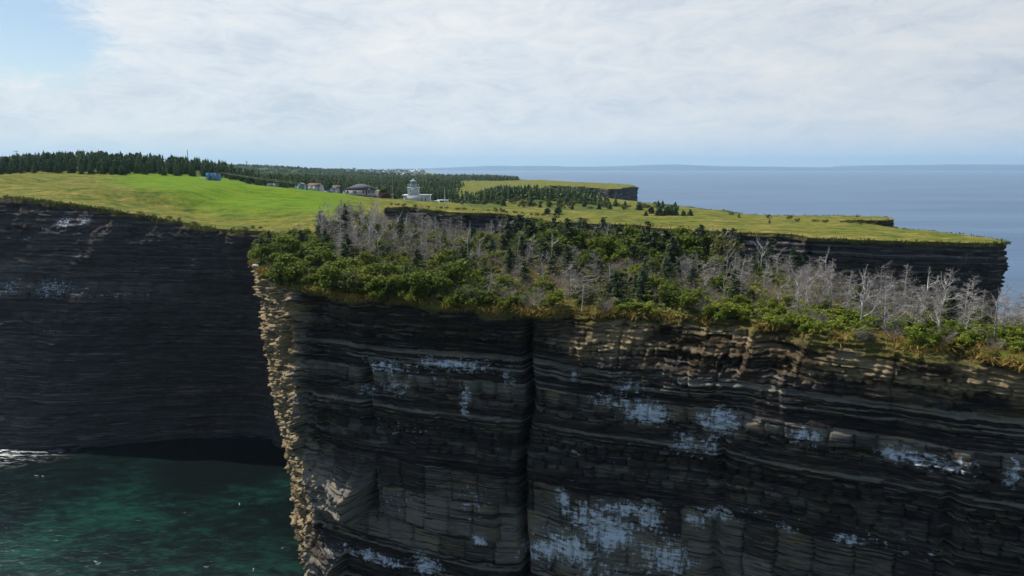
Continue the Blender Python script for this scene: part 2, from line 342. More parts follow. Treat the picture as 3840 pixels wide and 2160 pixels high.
def strata(S, Z, seed, massive, scale=1.0, dip=0.0):
    """setback, lightness of the bedded rock at (along, height)"""
    Wc = Z + dip * S + 0.5 * fbm(S / 28, Z / 40, seed=seed + 1, oct=2) + 0.06 * fbm(S / 2.5, Z / 2, seed=seed + 2, oct=2)
    B, ty, r = beds(seed, scale=scale, massive=massive)
    li = np.clip(np.searchsorted(B, Wc) - 1, 0, len(ty) - 1)
    set_ = r.uniform(-0.5, 0.5, len(ty)); bl = np.where(ty == 0, r.uniform(1.0, 3.2, len(ty)), np.where(ty == 1, r.uniform(0.7, 2.2, len(ty)), r.uniform(2.2, 3.6, len(ty)))) * scale
    lig = np.where(ty == 0, np.where(r.random(len(ty)) < .16, .75, r.uniform(0.0, 0.35, len(ty))), np.where(ty == 1, r.uniform(0.12, 0.50, len(ty)), r.uniform(0.40, 0.60, len(ty))))
    of = r.uniform(0, 50, len(ty))
    q = (S + 0.25 * fbm(S / 1.5, Z, seed=seed + 4, oct=2)) / bl[li] + of[li]
    bi = np.floor(q); fr = q - bi
    hb = hsh(bi + 1000, li, seed + 5); hb2 = hsh(bi + 1000, li, seed + 6)
    big = ty[li] == 2
    d = set_[li] * np.where(big, 0.15, 0.40) * scale + (hb - 0.5) * np.where(ty[li] == 0, 0.16, 0.30) * scale
    d = d - np.where((hb2 > 0.88), 0.35, 0) * scale
    e = np.minimum(fr, 1 - fr) * bl[li]                             # joints between blocks
    d = d - 0.38 * scale * np.exp(-(e / 0.11) ** 2) * (ty[li] > 0)
    fz = (Wc - B[li]) / (B[li + 1] - B[li] + 1e-9)
    d = d - 0.36 * scale * ((fz < np.where(big, .06, .2)) & (ty[li] > 0))
    lightness = lig[li] + (hb2 - 0.5) * np.where(ty[li] == 0, 0.15, 0.4)
    return d, np.clip(lightness, 0, 1), Wc
def cliff(name, path, mat, ds, dz, extra=None, seed=1, massive=(), scale=1.0, dip=0.0, zbot=-2.0, edge=0.8, macro=1.0):
    s, xy = resample(path, ds)
    t = np.gradient(xy, axis=0); k = max(1, int(1.5 / ds)); ker = np.ones(2 * k + 1) / (2 * k + 1)
    for i in (0, 1): t[:, i] = np.convolve(np.pad(t[:, i], k, 'edge'), ker, 'valid')
    t /= np.linalg.norm(t, axis=1)[:, None]; nrm = np.stack([-t[:, 1], t[:, 0]], 1)
    # rim wobbles, so that the turf edge is uneven
    rim = edge * (fbm(s / 9, s * 0 + seed, oct=5, seed=seed + 9) - 0.1)
    top = zt(xy[:, 0], xy[:, 1])
    nr = int((np.median(top) - zbot) / dz) + 1
    tt = np.linspace(0, 1, nr)
    Z = top[None] + (zbot - top[None]) * tt[:, None]; S = np.broadcast_to(s[None], Z.shape)
    dpt = top[None] - Z
    d, lig, Wc = strata(S, Z, seed, massive, scale, dip)
    mac = macro * (1.1 * fbm(S / 13, Z / 30, seed=seed + 20, oct=3) + 0.45 * fbm(S / 4, Z / 10, seed=seed + 21, oct=3) + 0.16 * fbm(S / 60, Z / 3.2, seed=seed + 22, oct=2))
    fade = ss(0.0, 1.2, dpt)
    D = rim[None] * (1 - ss(0, 6, dpt)) + fade * (d + mac)
    A = {'lay': lig, 'pale': np.zeros_like(Z), 'soil': 0.75 * (1 - ss(0.3, 2.0, dpt + 0.8 * fbm(S / 2, Z / 2, seed=4))), 'rust_and_sun': np.zeros_like(Z)}
    if extra: D, A = extra(S, Z, dpt, Wc, D, A, xy)
    co_ = np.empty(Z.shape + (3,))
    co_[..., 0] = xy[None, :, 0] + nrm[None, :, 0] * D; co_[..., 1] = xy[None, :, 1] + nrm[None, :, 1] * D; co_[..., 2] = Z
    # ledges are not perfectly level
    co_[..., 2] += fade * 0.05 * scale * fbm(S / 0.8, Z / 0.5, seed=seed + 31, oct=2)
    o = grid_mesh(name, co_, mat, A); tag(o, kind='structure')
    return co_[0], (s, xy)

near_path = [(60,44),(41,57),(29.6,61.8),(19.6,67.5),(6.3,72),(0,73),(-15,79),(-27,86),(-36,102),(-42,122),(-50,150)]
_s, _xy = resample(near_path, 0.1)
_zt = zt(_xy[:, 0], _xy[:, 1])
def face(px, py):
    """photo survey: where on the near face (along, height) a mark sits"""
    x, y, z = P(px, py, 1.0); r = x
    i = int(np.argmin(np.abs(_xy[:, 0] - r * _xy[:, 1])[: int(110 / 0.1)]))
    return _s[i], CH + _xy[i, 1] * (z - CH), _xy[i, 1]
MARKS = [(1480,1370,120,26,.8),(1700,1365,130,26,.8),(1900,1425,22,55,.7),(1500,1445,50,30,.7),(1745,1490,25,50,.8),(1390,1465,35,25,.7),(1600,1400,150,50,.35),
    (2430,1525,70,40,1.2),(2330,1490,90,28,.8),(2710,1565,60,50,1.2),(2360,1430,50,25,.7),(2165,1400,16,16,.9),(2620,1640,80,45,.7),(3030,1605,45,28,1.),(3370,1680,60,28,1.),(3520,1695,90,32,.8),(3790,1740,30,50,.9),
    (2120,1850,24,34,1.3),(2200,1900,60,50,.9),(2290,1950,90,70,1.2),(2150,2030,95,60,1.2),(2050,2060,60,34,1.2),(2450,1920,40,60,1.),(2350,1880,110,30,.9),(2620,1920,34,30,1.),(2520,2060,70,70,1.),(1800,2015,28,18,1.2),
    (2000,2085,60,34,.9),(2460,2060,60,70,.8),(1600,2110,50,40,1.),(1400,2080,140,24,.9),(3200,1990,60,22,.9),(2960,1950,36,18,.8),(2700,1900,60,26,.8),(2240,2100,120,50,.6),
    (1500,1600,230,44,.28),(1850,1650,160,44,.22),(2200,1680,250,40,.25),(2900,1900,260,34,.25),(3350,2000,260,44,.3),(1500,1880,160,90,.3),(1780,1880,80,90,.35),(2560,1780,260,30,.2)]
def near_extra(S, Z, dpt, Wc, D, A, xy):
    for px, py, rx, ry, a in MARKS:
        s0, z0, y0 = face(px, py); e = ((S - s0) / (rx * y0 / FPX * 1.25)) ** 2 + ((Z - z0) / (ry * y0 / FPX * 1.15)) ** 2
        A['pale'] = np.maximum(A['pale'], a * np.exp(-e * 0.8))
    A['lay'] = np.clip(A['lay'] + .30 * np.clip(A['pale'], 0, .6), 0, 1)
    # great vertical cleft and lesser gullies
    def gully(px, y0_, y1_, wid, dep, wob=0.5):
        s0, za, _ = face(px, y0_); _, zb, _ = face(px, y1_)
        g_ = np.exp(-(np.abs(S - s0 - wob * fbm(Z / 6, Z * 0 + px, oct=3, seed=77)) / wid) ** 2)
        return dep * g_ * ss(zb - 2, zb + 2, Z) * (1 - ss(za - 2, za + 1, Z))
    D = D - gully(1965, 1200, 2400, 0.42, 2.4, 0.9) - gully(1968, 1150, 2400, 2.4, 0.5)
    D = D - gully(1385, 1330, 1560, 0.5, 1.3) - gully(1390, 1740, 1920, 0.6, 2.4) - gully(2720, 1600, 2100, 0.4, 0.7) - gully(3560, 1750, 2100, 0.5, 0.8) - gully(2700, 2080, 2400, 0.9, 1.6) - gully(2250, 1990, 2200, .3, .7)
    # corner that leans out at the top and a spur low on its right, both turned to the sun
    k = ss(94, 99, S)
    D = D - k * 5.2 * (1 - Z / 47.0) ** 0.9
    tongue = np.zeros_like(D)
    for px, ya, yb, run, out in ((1385, 1740, 1935, 9.5, 4.4), (1150, 1480, 1700, 6.0, 2.2), (1290, 2010, 2300, 7.5, 3.0), (1085, 1180, 1330, 4.0, 1.8)):
        s0, za, _ = face(px, ya); _, zb, _ = face(px, yb)
        m_ = ss(zb - 1.2, zb + 1.0, Z) * (1 - ss(za - 3.5, za + .5, Z))
        r_ = np.clip(1 - (S - s0 - 0.8 * (Z - (za + zb) / 2) * 0.3) / run, 0, 1) * (S > s0 + 0.3 * fbm(Z, Z * 0, seed=5) - 0.24 * (Z - (za + zb) / 2))
        D = D + out * m_ * r_; tongue = np.maximum(tongue, m_ * ss(0, .15, r_))
    ck = np.maximum(ss(89, 93.5, S), .75 * tongue) * ss(.5, 2, dpt); zl = np.floor(Z / .30 + 1.2 * fbm(S / 4, Z / 12, seed=143)); sl_ = np.floor(S / 1.05 + hsh(zl + 99, 0, 3) * 5); zb_ = np.floor(Z / 1.3 + .5 * fbm(S / 6, Z / 9, seed=149)); sb_ = np.floor(S / 2.3 + hsh(zb_ + 99, 0, 4) * 5)
    D = D + ck * (0.8 * (hsh(sl_, zl + 99, 151) - .5) + 1.2 * (hsh(sb_, zb_ + 99, 153) - .5) + 0.9 * (hsh(zl + 99, 0, 155) - .5) + 1.3 * fbm(S / 4, Z / 5, seed=135, oct=3))
    D = D + 0.30 * np.round(1.6 * fbm(S / 7, Z / 1.6, seed=137, oct=3)) * ss(1, 4, dpt) * (1 - ck)
    A['rust_and_sun'] = np.maximum(A['rust_and_sun'], ss(93, 98, S) * (.65 + .5 * fbm(S / 5, Z / 6, seed=157)))  # warm sunlight on the corner, put into the rock tint
    A['lay'] = np.clip(A['lay'] + 0.95 * ss(92, 96.5, S) * (.8 + .6 * fbm(S / 4, Z / 2.5, seed=159)) + .5 * tongue, 0, 1)  # corner and spur rock made paler in colour to look sunlit
    # rotten, stepped upper ledges on the right half: spurs with gullies between
    r = 1 - ss(58, 66, S); lim = 6.5
    stz = 0.42; dq = (np.floor(dpt / stz + 1.6 * fbm(S / 5, Z * 0 + 1, seed=141, oct=3) + .5 * hsh(np.floor(S / 1.1), 0, 9)) + .5) * stz
    sq = np.floor(S / .8 + 3 * hsh(np.floor(dq / .84), 1, 71)) * .8; spur = fbm(sq / 4.2, (50 - dq) / 5, seed=51, oct=4); spur2 = np.abs(fbm(S / 2.2, Z / 12, seed=58, oct=2))
    pt = ss(-.15, .3, fbm(S / 5.5, Z * 0 + 3, oct=3, seed=171)); back = (1.5 + 4.4 * pt) * (1 - np.clip(dq / (1.8 + 3.0 * pt), 0, 1)) * (1 + .35 * (hsh(np.floor(dpt / stz + 50), np.floor(S / 2.3), 7) - .5))
    stp = 0.55 * np.round(fbm(S / 3, Z / 2, seed=53, oct=3) * 2.5) / 2.5
    lowr = (1 - ss(3.5, 8.0, dpt))
    D = D + r * (-(back) + 1.7 - .9 * (1 - pt) * ss(0, 2, dpt) * (1 - ss(6, 9, dpt)) + lowr * (.35 + .65 * pt) * (ss(0, 1.2, dpt) * (2.3 * spur + .6 * stp + 1.3 * fbm(S / 8, Z / 30, seed=63, oct=2) - .7 * (1 - ss(.03, .10, spur2)) + .5 * (hsh(sq * 10, np.floor(dq * 10), 73) - .5))))
    A['lay'] = np.clip(A['lay'] + 0.75 * r * (1 - ss(2.5, 6, dpt)) * ss(-.35, .25, fbm(S / 5, Z / 1.5, seed=77)), 0, 1)  # sunlit patches on the ledges painted in as paler rock
    A['rust_and_sun'] = np.maximum(A['rust_and_sun'], (0.2 + 0.35 * r) * (1 - ss(2, 5, dpt)) )
    A['soil'] = np.maximum(A['soil'], r * 0.60 * (1 - ss(0.8, 2.8, dpt)) * (0.6 + 0.6 * fbm(S / 3, Z / 1.5, seed=61)))
    # broken blocks below the bushes on the left half
    l_ = (1 - r) * (1 - ss(2.0, 7.0, dpt)) * ss(0.5, 1.5, dpt)
    D = D + l_ * 0.9 * fbm(S / 2.4, Z / 1.6, seed=66, oct=3)
    A['lay'] = np.clip(A['lay'] - 0.10 * ss(0, 1, (S < 86)) * (1 - r) * (Z > 40), 0, 1)
    return D, A
MASS = ((17.5, 24.6, 3.3, 2), (29.0, 32.2, 0.85, 1), (36.2, 37.4, 1.1, 1))
top_near, _ = cliff('near_cliff', near_path, M_near, 0.13, 0.085, near_extra, seed=11, massive=MASS, dip=0.0, edge=2.4)

far_path = [(-50,150),(-53,157),(-60,160),(-71,163),(-80.5,166),(-94,169),(-106,171),(-119.6,172),(-140,184),(-170,215),(-260,300)]
def far_extra(S, Z, dpt, Wc, D, A, xy):
    k = ss(8, 60, S)
    D = D + k * 20 * (1 - Z / 50.0) ** 1.0
    r = fbm(S / 5, Z / 6, seed=91, oct=4)
    A['lay'] = np.clip(.12 + .42 * A['lay'] * (.7 + fbm(S / 18, Z / 2.5, seed=161)) + .30 * ss(25, 75, S) * ss(-.4, .4, fbm(S / 25, Z / 7, seed=163)), 0, 1)
    D = D + 1.4 * r * ss(0.5, 3, dpt) * (1 - ss(8, 16, dpt))
    for s0, z0, rs, rz, a in ((70, 33, 3, 2.6, .5), (60, 33, 7, 2.6, .55), (52, 33, 4, 2, .3), (45, 31.8, 16, .9, .35), (58, 24, 10, .6, .45), (70, 25.5, 8, .5, .4), (40, 22, 14, .5, .25), (69, 44, 3, 1.5, .35), (60, 47.5, 2.5, 1.5, .8), (55, 48, 2, 1.2, .8),(64, 46, 1.2, .8, .7)):
        A['pale'] = np.maximum(A['pale'], a * np.exp(-((S - s0) / rs) ** 2 - ((Z - z0) / rz) ** 2))
    return D, A
top_far, _ = cliff('far_cliff', far_path, M_far, 0.38, 0.28, far_extra, seed=23, massive=((30, 34.5, 2.0, 2),), scale=1.3, edge=2.6, macro=1.5)

prom_path = [(63,360),(73,310),(87,252),(106,252),(124,247),(126,238),(118,228),(104,231),(97,215),(96,190),(106,160),(105,151),(96,149),(77,153),(49,171),(12.5,191),(6,206),(-7,221),(-26,225),(-34,229),(-39,223)]
def prom_extra(S, Z, dpt, Wc, D, A, xy):
    D = D - ss(3, 14, dpt) * 1.8 * 1.0 + 0.9 * fbm(S / 5, Z / 5, seed=97, oct=3) * ss(0.5, 2, dpt)
    g_ = np.abs(vn(S / 14.0, S * 0 + 5, seed=98)); D = D - 2.2 * np.exp(-(g_ / 0.05) ** 2) * ss(0.3, 2, dpt)
    A['lay'] = np.clip(A['lay'] + 0.12 * (1 - ss(2, 6, dpt)), 0, 1)  # rim beds lightened in colour to stand for sunlit ledges
    A['pale'] = np.maximum(A['pale'], 0.35 * ss(0.2, 0.6, fbm(S / 9, Z / 3, seed=33)) * (dpt > 1))
    return D, A
top_prom, _ = cliff('promontory_cliff', prom_path, M_far, 0.42, 0.3, prom_extra, seed=37, scale=1.5, edge=3.0, macro=1.1)

head_path = [(84,920),(124,790),(119,700),(110,672),(96,640),(88,602),(79,602),(72,640),(66,676),(50,712),(36,730),(33,690),(38,600),(45,516)]
top_head, _ = cliff('distant_cliff', head_path, M_far, 1.2, 0.7, None, seed=41, scale=2.5, edge=3.5, macro=3.0)

# ------------------------------------------------------------------ land surface
ring = list(map(tuple, top_near[::3, :2])) + list(map(tuple, top_far[1::2, :2]))
ring += [(-700,500),(-3000,1400),(-6000,6000),(-1800,9000),(-800,4500),(-330,2700),(-200,2150),(-64,1950),(-50,1700),(-18,1370),(30,1120)]
ring += list(map(tuple, top_head[::2, :2])) + [(51,410)] + list(map(tuple, top_prom[::2, :2]))
back_edge = [(-37,212),(-33,192),(-24,168),(-11,150),(2,144),(17,134),(32,114),(39,100),(43,82),(51,68),(70,48),(72,38)]
_, be = resample(back_edge, 1.5); be = be + 0.5 * np.stack([vn(be[:, 0], be[:, 1]), vn(be[:, 1], be[:, 0])], 1)
ring += list(map(tuple, be))
ring = np.array(ring)
def inside(x, y, poly=ring):
    x = np.asarray(x, float); y = np.asarray(y, float); c = np.zeros(x.shape, bool)
    xa, ya = poly[:, 0], poly[:, 1]; xb, yb = np.roll(xa, -1), np.roll(ya, -1)
    for i in range(len(poly)):
        if ya[i] == yb[i]: continue
        hit = ((ya[i] > y) != (yb[i] > y)) & (x < (xb[i] - xa[i]) * (y - ya[i]) / (yb[i] - ya[i]) + xa[i]); c ^= hit
    return c
_sr = np.concatenate([ring[::3]]); _xa, _ya = _sr[:, 0], _sr[:, 1]; _xb, _yb = np.roll(_xa, -1), np.roll(_ya, -1)
def inside1(x, y):
    h_ = (_ya > y) != (_yb > y)
    return bool((x < (_xb[h_] - _xa[h_]) * (y - _ya[h_]) / (_yb[h_] - _ya[h_]) + _xa[h_]).sum() % 2)
ys = [40.0]
while ys[-1] < 7500: ys.append(ys[-1] * 1.0125)
G = []
for j, y in enumerate(ys):
    a = np.arange(-0.85, 0.95, 0.0125 if y < 400 else 0.018) + (j % 2) * 0.006; G.append(np.stack([a * y, np.full(a.shape, y)], 1))
G = np.concatenate(G); G += rng.uniform(-.2, .2, G.shape) * (G[:, 1:2] * 0.012)
ok = inside(G[:, 0], G[:, 1])
def dring(x, y):
    """distance to the coast (near part of the ring)"""
    pr = ring[ring[:, 1] < 1200]; out = np.empty(len(x))
    for i in range(0, len(x), 4000):
        out[i:i+4000] = np.sqrt(((x[i:i+4000, None] - pr[:, 0]) ** 2 + (y[i:i+4000, None] - pr[:, 1]) ** 2).min(1))
    return out
G = G[ok]; G = G[dring(G[:, 0], G[:, 1]) > np.clip(G[:, 1] * 0.004, 0.4, 2)]
nR = len(ring)
vs = [Vector((float(a), float(b))) for a, b in ring] + [Vector((float(a), float(b))) for a, b in G]
res = geometry.delaunay_2d_cdt(vs, [], [list(range(nR))], 1, 1e-4)
V2 = np.array([(v.x, v.y) for v in res[0]]); Z2 = zt(V2[:, 0], V2[:, 1])
dr = dring(V2[:, 0], V2[:, 1]); Z2 += 0.25 * (dr > 0.7) * np.clip(dr, 0, 1)
gm = bpy.data.meshes.new('ground'); gm.from_pydata([(a, b, c) for (a, b), c in zip(V2, Z2)], [], res[2]); gm.update()
if gm.polygons[len(gm.polygons) // 2].normal.z < 0: gm.flip_normals()
for p_ in gm.polygons: p_.use_smooth = True
x, y = V2[:, 0], V2[:, 1]; px_ = 1920 + x / y * FPX * 0.985
def woodmask(x, y):
    a = x / y; n = fbm(x / 40, y / 60, oct=3, seed=70)
    w_ = ss(335, 360, y + 0 * x) * (1 - ss(-0.02, 0.03, a - 0.10 + 0.09 * ss(300, 900, y)))
    # open meadow this side of the distant headland
    mead = ss(430, 470, y + 70 * n + 900 * (0.02 - a).clip(0, .1)) * ss(-0.085, -0.06, a + 0.01 * n) * (1 - ss(1000, 1300, y))
    w_ = w_ * (1 - mead)
    far = ss(1500, 1700, y) * ss(-0.13, -0.12, a) * (1 - ss(3500, 4000, y)); w_ = w_ * (1 - far)
    band = ss(1000, 1100, y) * (1 - ss(1300, 1600, y)) * ss(-.11, -.09, a); w_ = np.maximum(w_, band * (1 - ss(.0, .02, a)))
    scrub = 0.75 * ss(236, 250, y + 30 * a) * (1 - ss(390, 420, y)) * ss(-.08, -.05, a) * (1 - ss(.13, .22, a + .05 * n + (y - 250) * .0008)) * ss(-.5, .1, fbm(x / 9, y / 9, oct=3, seed=75)); w_ = np.maximum(w_, scrub)
    lh = ss(285, 300, y) * (1 - ss(-0.36, -0.33, a))
    return np.clip(np.maximum(w_, lh), 0, 1)
A = dict(mown=ss(0.0, 1.0, 1.25 - np.maximum(np.abs(y - 246) / (30 + 44 * ss(-.62, -.33, x / y)), np.abs(x / y + 0.375) / 0.185) ** 2) * (y < 300),
         dry=0.35 * (dr < 3) * (y < 260) + 0.28 * ss(20, 60, x) * (y > 140) * (y < 420) * ss(-0.1, 0.3, fbm(x / 30, y / 10, seed=8)) - 0.1, wood=woodmask(x, y))
for kx, a in A.items():
    at = gm.attributes.new(kx, 'FLOAT', 'POINT'); at.data.foreach_set('value', np.asarray(a, np.float32))
gm.materials.append(M_ground); tag(link('ground', gm), kind='structure')
# back wall of the near headland, seen only from the side
zb = np.linspace(0, 1, 24)[:, None]; bt = zt(be[:, 0], be[:, 1])[None]
cob = np.empty((24, len(be), 3)); cob[..., 0] = be[None, :, 0] + 0.8 * vn(be[None, :, 0] / 3, zb * 12); cob[..., 1] = be[None, :, 1]; cob[..., 2] = bt * (1 - zb) - 2 * zb
cob[0, :, 0] = be[:, 0]
zz = np.zeros((24, len(be))); tag(grid_mesh('headland_back_cliff', cob, M_far, dict(lay=zz + .4, pale=zz, soil=zz, rust_and_sun=zz)), kind='structure')

# ------------------------------------------------------------------ sea
xs = np.concatenate([np.linspace(-60000, -400, 12), np.linspace(-300, 300, 301), np.linspace(400, 60000, 12)])
yy = np.concatenate([[-3000, -300], np.linspace(20, 420, 201), np.geomspace(450, 60000, 14)])
X, Y = np.meshgrid(xs, yy); so_ = np.zeros(X.shape + (3,)); so_[..., 0] = X; so_[..., 1] = Y
_, fxy = resample([(-45,158),(-66,160),(-85,158),(-100,154),(-112,150),(-135,160),(-170,195)], 1.0)
dd = np.full(X.shape, 99.0)
nr_ = (np.abs(X) < 310) & (Y < 430)
q = np.stack([X[nr_], Y[nr_]], 1); dd[nr_] = np.sqrt(((q[:, None] - fxy[None]) ** 2).sum(-1).min(1))
foam = np.exp(-(dd / 1.8) ** 2) * (0.42 + 0.8 * ss(-88, -104, X)) + 1.0 * np.exp(-((dd - 4) / 5.0) ** 2) * ss(-90, -108, X) * (Y < 160)
so_[..., 2] = 0.0
tag(grid_mesh('sea', so_[:, ::-1], M_sea, {'foam': foam[:, ::-1]}), kind='structure')

# ------------------------------------------------------------------ hills across the bay
def hills():
    m, k = new_mat('distant_woodland'); finish(k, k.ramp(k.noise(pos(k), 0.0006, 6), [(0.4, (0.02, 0.035, 0.03)), (0.65, (0.04, 0.06, 0.045))]), 1.0)
    xs = np.linspace(-9000, 19000, 500); ys = np.linspace(19500, 26000, 16)
    X, Y = np.meshgrid(xs, ys); u = (Y - 19500) / 6500
    ridge = 120 + 110 * fbm(X / 5200, Y * 0 + 2, oct=5, seed=81) + 40 * ss(2000, 6000, X) - 70 * (1 - ss(-6500, 500, X))
    Z = ridge * np.clip(np.sin(np.clip(u * 1.15, 0, 1) * math.pi / 2), 0, 1) ** 0.6 + 12 * fbm(X / 900, Y / 900, seed=83) * (u > 0.05) - 4 * (u < 0.02)
    co_ = np.stack([X, Y, Z], -1); tag(grid_mesh('distant_hills', co_[:, ::-1], m, {}), kind='structure')
hills()

# ------------------------------------------------------------------ plants
L_bush = leafy('bush_leaves', [(0.0, (0.035, 0.07, 0.012)), (0.3, (0.10, 0.15, 0.018)), (0.6, (0.19, 0.235, 0.025)), (1.0, (0.36, 0.35, 0.05))])
L_lime = leafy('lime_leaves', [(0.0, (0.08, 0.12, 0.015)), (0.5, (0.19, 0.25, 0.025)), (1.0, (0.34, 0.34, 0.045))])
L_olive = leafy('olive_leaves', [(0.0, (0.05, 0.07, 0.02)), (0.5, (0.13, 0.15, 0.035)), (1.0, (0.26, 0.21, 0.08))])
L_spruce = leafy('spruce_needles', [(0.0, (0.024, 0.048, 0.028)), (0.45, (0.062, 0.11, 0.052)), (0.8, (0.12, 0.17, 0.07)), (1.0, (0.22, 0.19, 0.11))], 0.08)
L_far = leafy('conifer_needles', [(0.0, (0.030, 0.062, 0.034)), (0.5, (0.080, 0.135, 0.060)), (1.0, (0.18, 0.22, 0.09))], 0.05, 0.4)
L_straw = leafy('straw', [(0.0, (0.15, 0.14, 0.03)), (0.5, (0.36, 0.24, 0.055)), (1.0, (0.58, 0.38, 0.13))], 0.2)
M_dead = leafy('dead_wood', [(0.0, (0.12, 0.10, 0.10)), (0.45, (0.27, 0.235, 0.225)), (0.8, (0.46, 0.42, 0.39)), (1.0, (0.68, 0.63, 0.57))], None, 0.35)
M_twig = leafy('grey_twigs', [(0.0, (0.17, 0.13, 0.125)), (0.5, (0.36, 0.29, 0.275)), (1.0, (0.55, 0.45, 0.40))], None, 0.35)
M_bark = leafy('bark', [(0.0, (0.04, 0.032, 0.026)), (0.5, (0.085, 0.07, 0.058)), (1.0, (0.16, 0.14, 0.12))], None, 0.2)
def rdir(r, n):
    v = r.normal(size=(n, 3)); return v / np.linalg.norm(v, axis=1)[:, None]
def leaves(mb, r, c, size, tone, asp=0.55, up=0.8):
    n = len(c); nn = rdir(r, n); nn[:, 2] = np.abs(nn[:, 2]) + up; nn /= np.linalg.norm(nn, axis=1)[:, None]
    a = np.cross(nn, rdir(r, n)); a /= np.linalg.norm(a, axis=1)[:, None]; b = np.cross(nn, a)
    s = size * r.uniform(0.6, 1.3, n)[:, None]; mb.quads(c, a * s, b * s * asp, tone)
def shrub_meshes(seed, h=2.4, wid=1.7, n=1900, lobes=13, leaf=0.085, flat=1.0):
    r = np.random.default_rng(seed); f = MB(); st = MB()
    for i in range(lobes):
        an = r.uniform(0, 6.28); rr = wid * r.uniform(0.0, 0.85) ; cz = h * r.uniform(0.28, 0.80) * (1 - 0.35 * (rr / wid) ** 2)
        c = np.array([rr * math.cos(an), rr * math.sin(an), cz]); rad = r.uniform(0.18, 0.50) * wid * 0.72
        k = int(n / lobes); d = rdir(r, k); d[:, 2] = np.where(d[:, 2] < -0.35, -d[:, 2], d[:, 2])
        sh = r.uniform(0.55, 1.08, k)[:, None] ** 0.6
        p = c + d * sh * rad * np.array([1, 1, 0.95 * flat]); p += 0.12 * rad * r.normal(size=p.shape)
        p[:, 2] = np.maximum(p[:, 2], 0.02)
        base = r.uniform(0.25, 0.65); leaves(f, r, p, leaf, np.clip(base + r.normal(0, 0.13, k), 0, 1))
        pts = [np.zeros(3), c * np.array([0.4, 0.4, 0.5]), c]; st.tube(pts, [0.045, 0.03, 0.012], 4, r.uniform(.2, .8))
    for i in range(14):                                            # bare shoots sticking out
        an = r.uniform(0, 6.28); e = np.array([wid * .9 * math.cos(an) * r.uniform(.2, 1), wid * .9 * math.sin(an) * r.uniform(.2, 1), h * r.uniform(.7, 1.12)])
        st.tube([e * .15, e * .6 + r.normal(0, .08, 3), e], [.025, .016, .006], 3, r.uniform(.5, 1))
    return f.mesh('foliage'), st.mesh('stems')
def spruce_meshes(seed, h=4.2, wind=0.5, dens=1.0, bare=0.12):
    r = np.random.default_rng(seed); f = MB(); t = MB()
    bend = r.normal(0, 0.18, 2); top = np.array([bend[0] + 0.25 * wind, bend[1], h])
    def trunk(z): u = z / h; return np.array([top[0] * u * u, top[1] * u * u, z])
    t.tube([trunk(h * u) for u in np.linspace(0, 1.0, 8)], np.linspace(0.11, 0.012, 8) * h / 4, 5, 0.4)
    z = h * bare
    while z < h * 0.97:
        u = z / h; nb = r.integers(4, 7)
        for j in range(nb):
            an = r.uniform(0, 6.28); L = h * 0.40 * (1 - u) ** 0.7 * r.uniform(0.45, 1.2) * (1 + wind * 0.55 * math.cos(an)) + 0.14
            o = trunk(z); d = np.array([math.cos(an), math.sin(an), r.uniform(-0.12, 0.22)])
            tip = o + d * L + np.array([0, 0, -0.08 * L + 0.1 * L * u])
            t.tube([o, o * .4 + tip * .6 + [0, 0, .03], tip], [0.025, 0.014, 0.006], 3, 0.5)
            k = max(5, int(30 * L * dens)); uu = r.uniform(0.12, 1.0, k); sid = r.uniform(-1, 1, k) * 0.36 * L * (1.05 - uu) + r.normal(0, .03, k)
            pd = np.array([-d[1], d[0], 0]); c = o + (tip - o) * uu[:, None] + pd * sid[:, None]; c[:, 2] += r.normal(0, 0.035, k) - 0.05 * np.abs(sid)
            ax = d * 0.6 + pd * np.sign(sid)[:, None] * 0.8 + r.normal(0, .25, (k, 3)); ax /= np.linalg.norm(ax, axis=1)[:, None]
            bx = np.cross(ax, np.array([0, 0, 1.]) + r.normal(0, .35, (k, 3))); bx /= np.linalg.norm(bx, axis=1)[:, None]
            s_ = r.uniform(0.07, 0.15, k)[:, None]; f.quads(c, ax * s_, bx * s_ * 0.42, np.clip(r.normal(0.35 + 0.25 * (r.random() < .25), 0.16, k) + 0.25 * uu, 0, 1))
        z += h * r.uniform(0.035, 0.06)
    return f.mesh('needles'), t.mesh('trunk')
def limb(mb, r, o, d, L, rad, depth, tone, k=4, twig=5, lift=0.15):
    """one bare limb with side twigs"""
    n = 5; pts = [np.array(o, float)]; dd_ = np.array(d, float)
    for i in range(n):
        dd_ = dd_ + r.normal(0, 0.16, 3) + np.array([0, 0, lift * 0.3]); dd_ /= np.linalg.norm(dd_); pts.append(pts[-1] + dd_ * L / n)
    mb.tube(pts, np.linspace(rad, rad * 0.3, n + 1), k, tone, cap=False)
    if depth > 0:
        for i in range(twig):
            u = r.uniform(0.25, 1.0) * n; i0 = min(int(u), n - 1); p = pts[i0] + (pts[i0 + 1] - pts[i0]) * (u - i0)
            e = dd_ + r.normal(0, 0.75, 3); e /= np.linalg.norm(e)
            limb(mb, r, p, e, L * r.uniform(0.28, 0.5), rad * 0.45, depth - 1, tone, 3, max(2, twig - 1), lift)
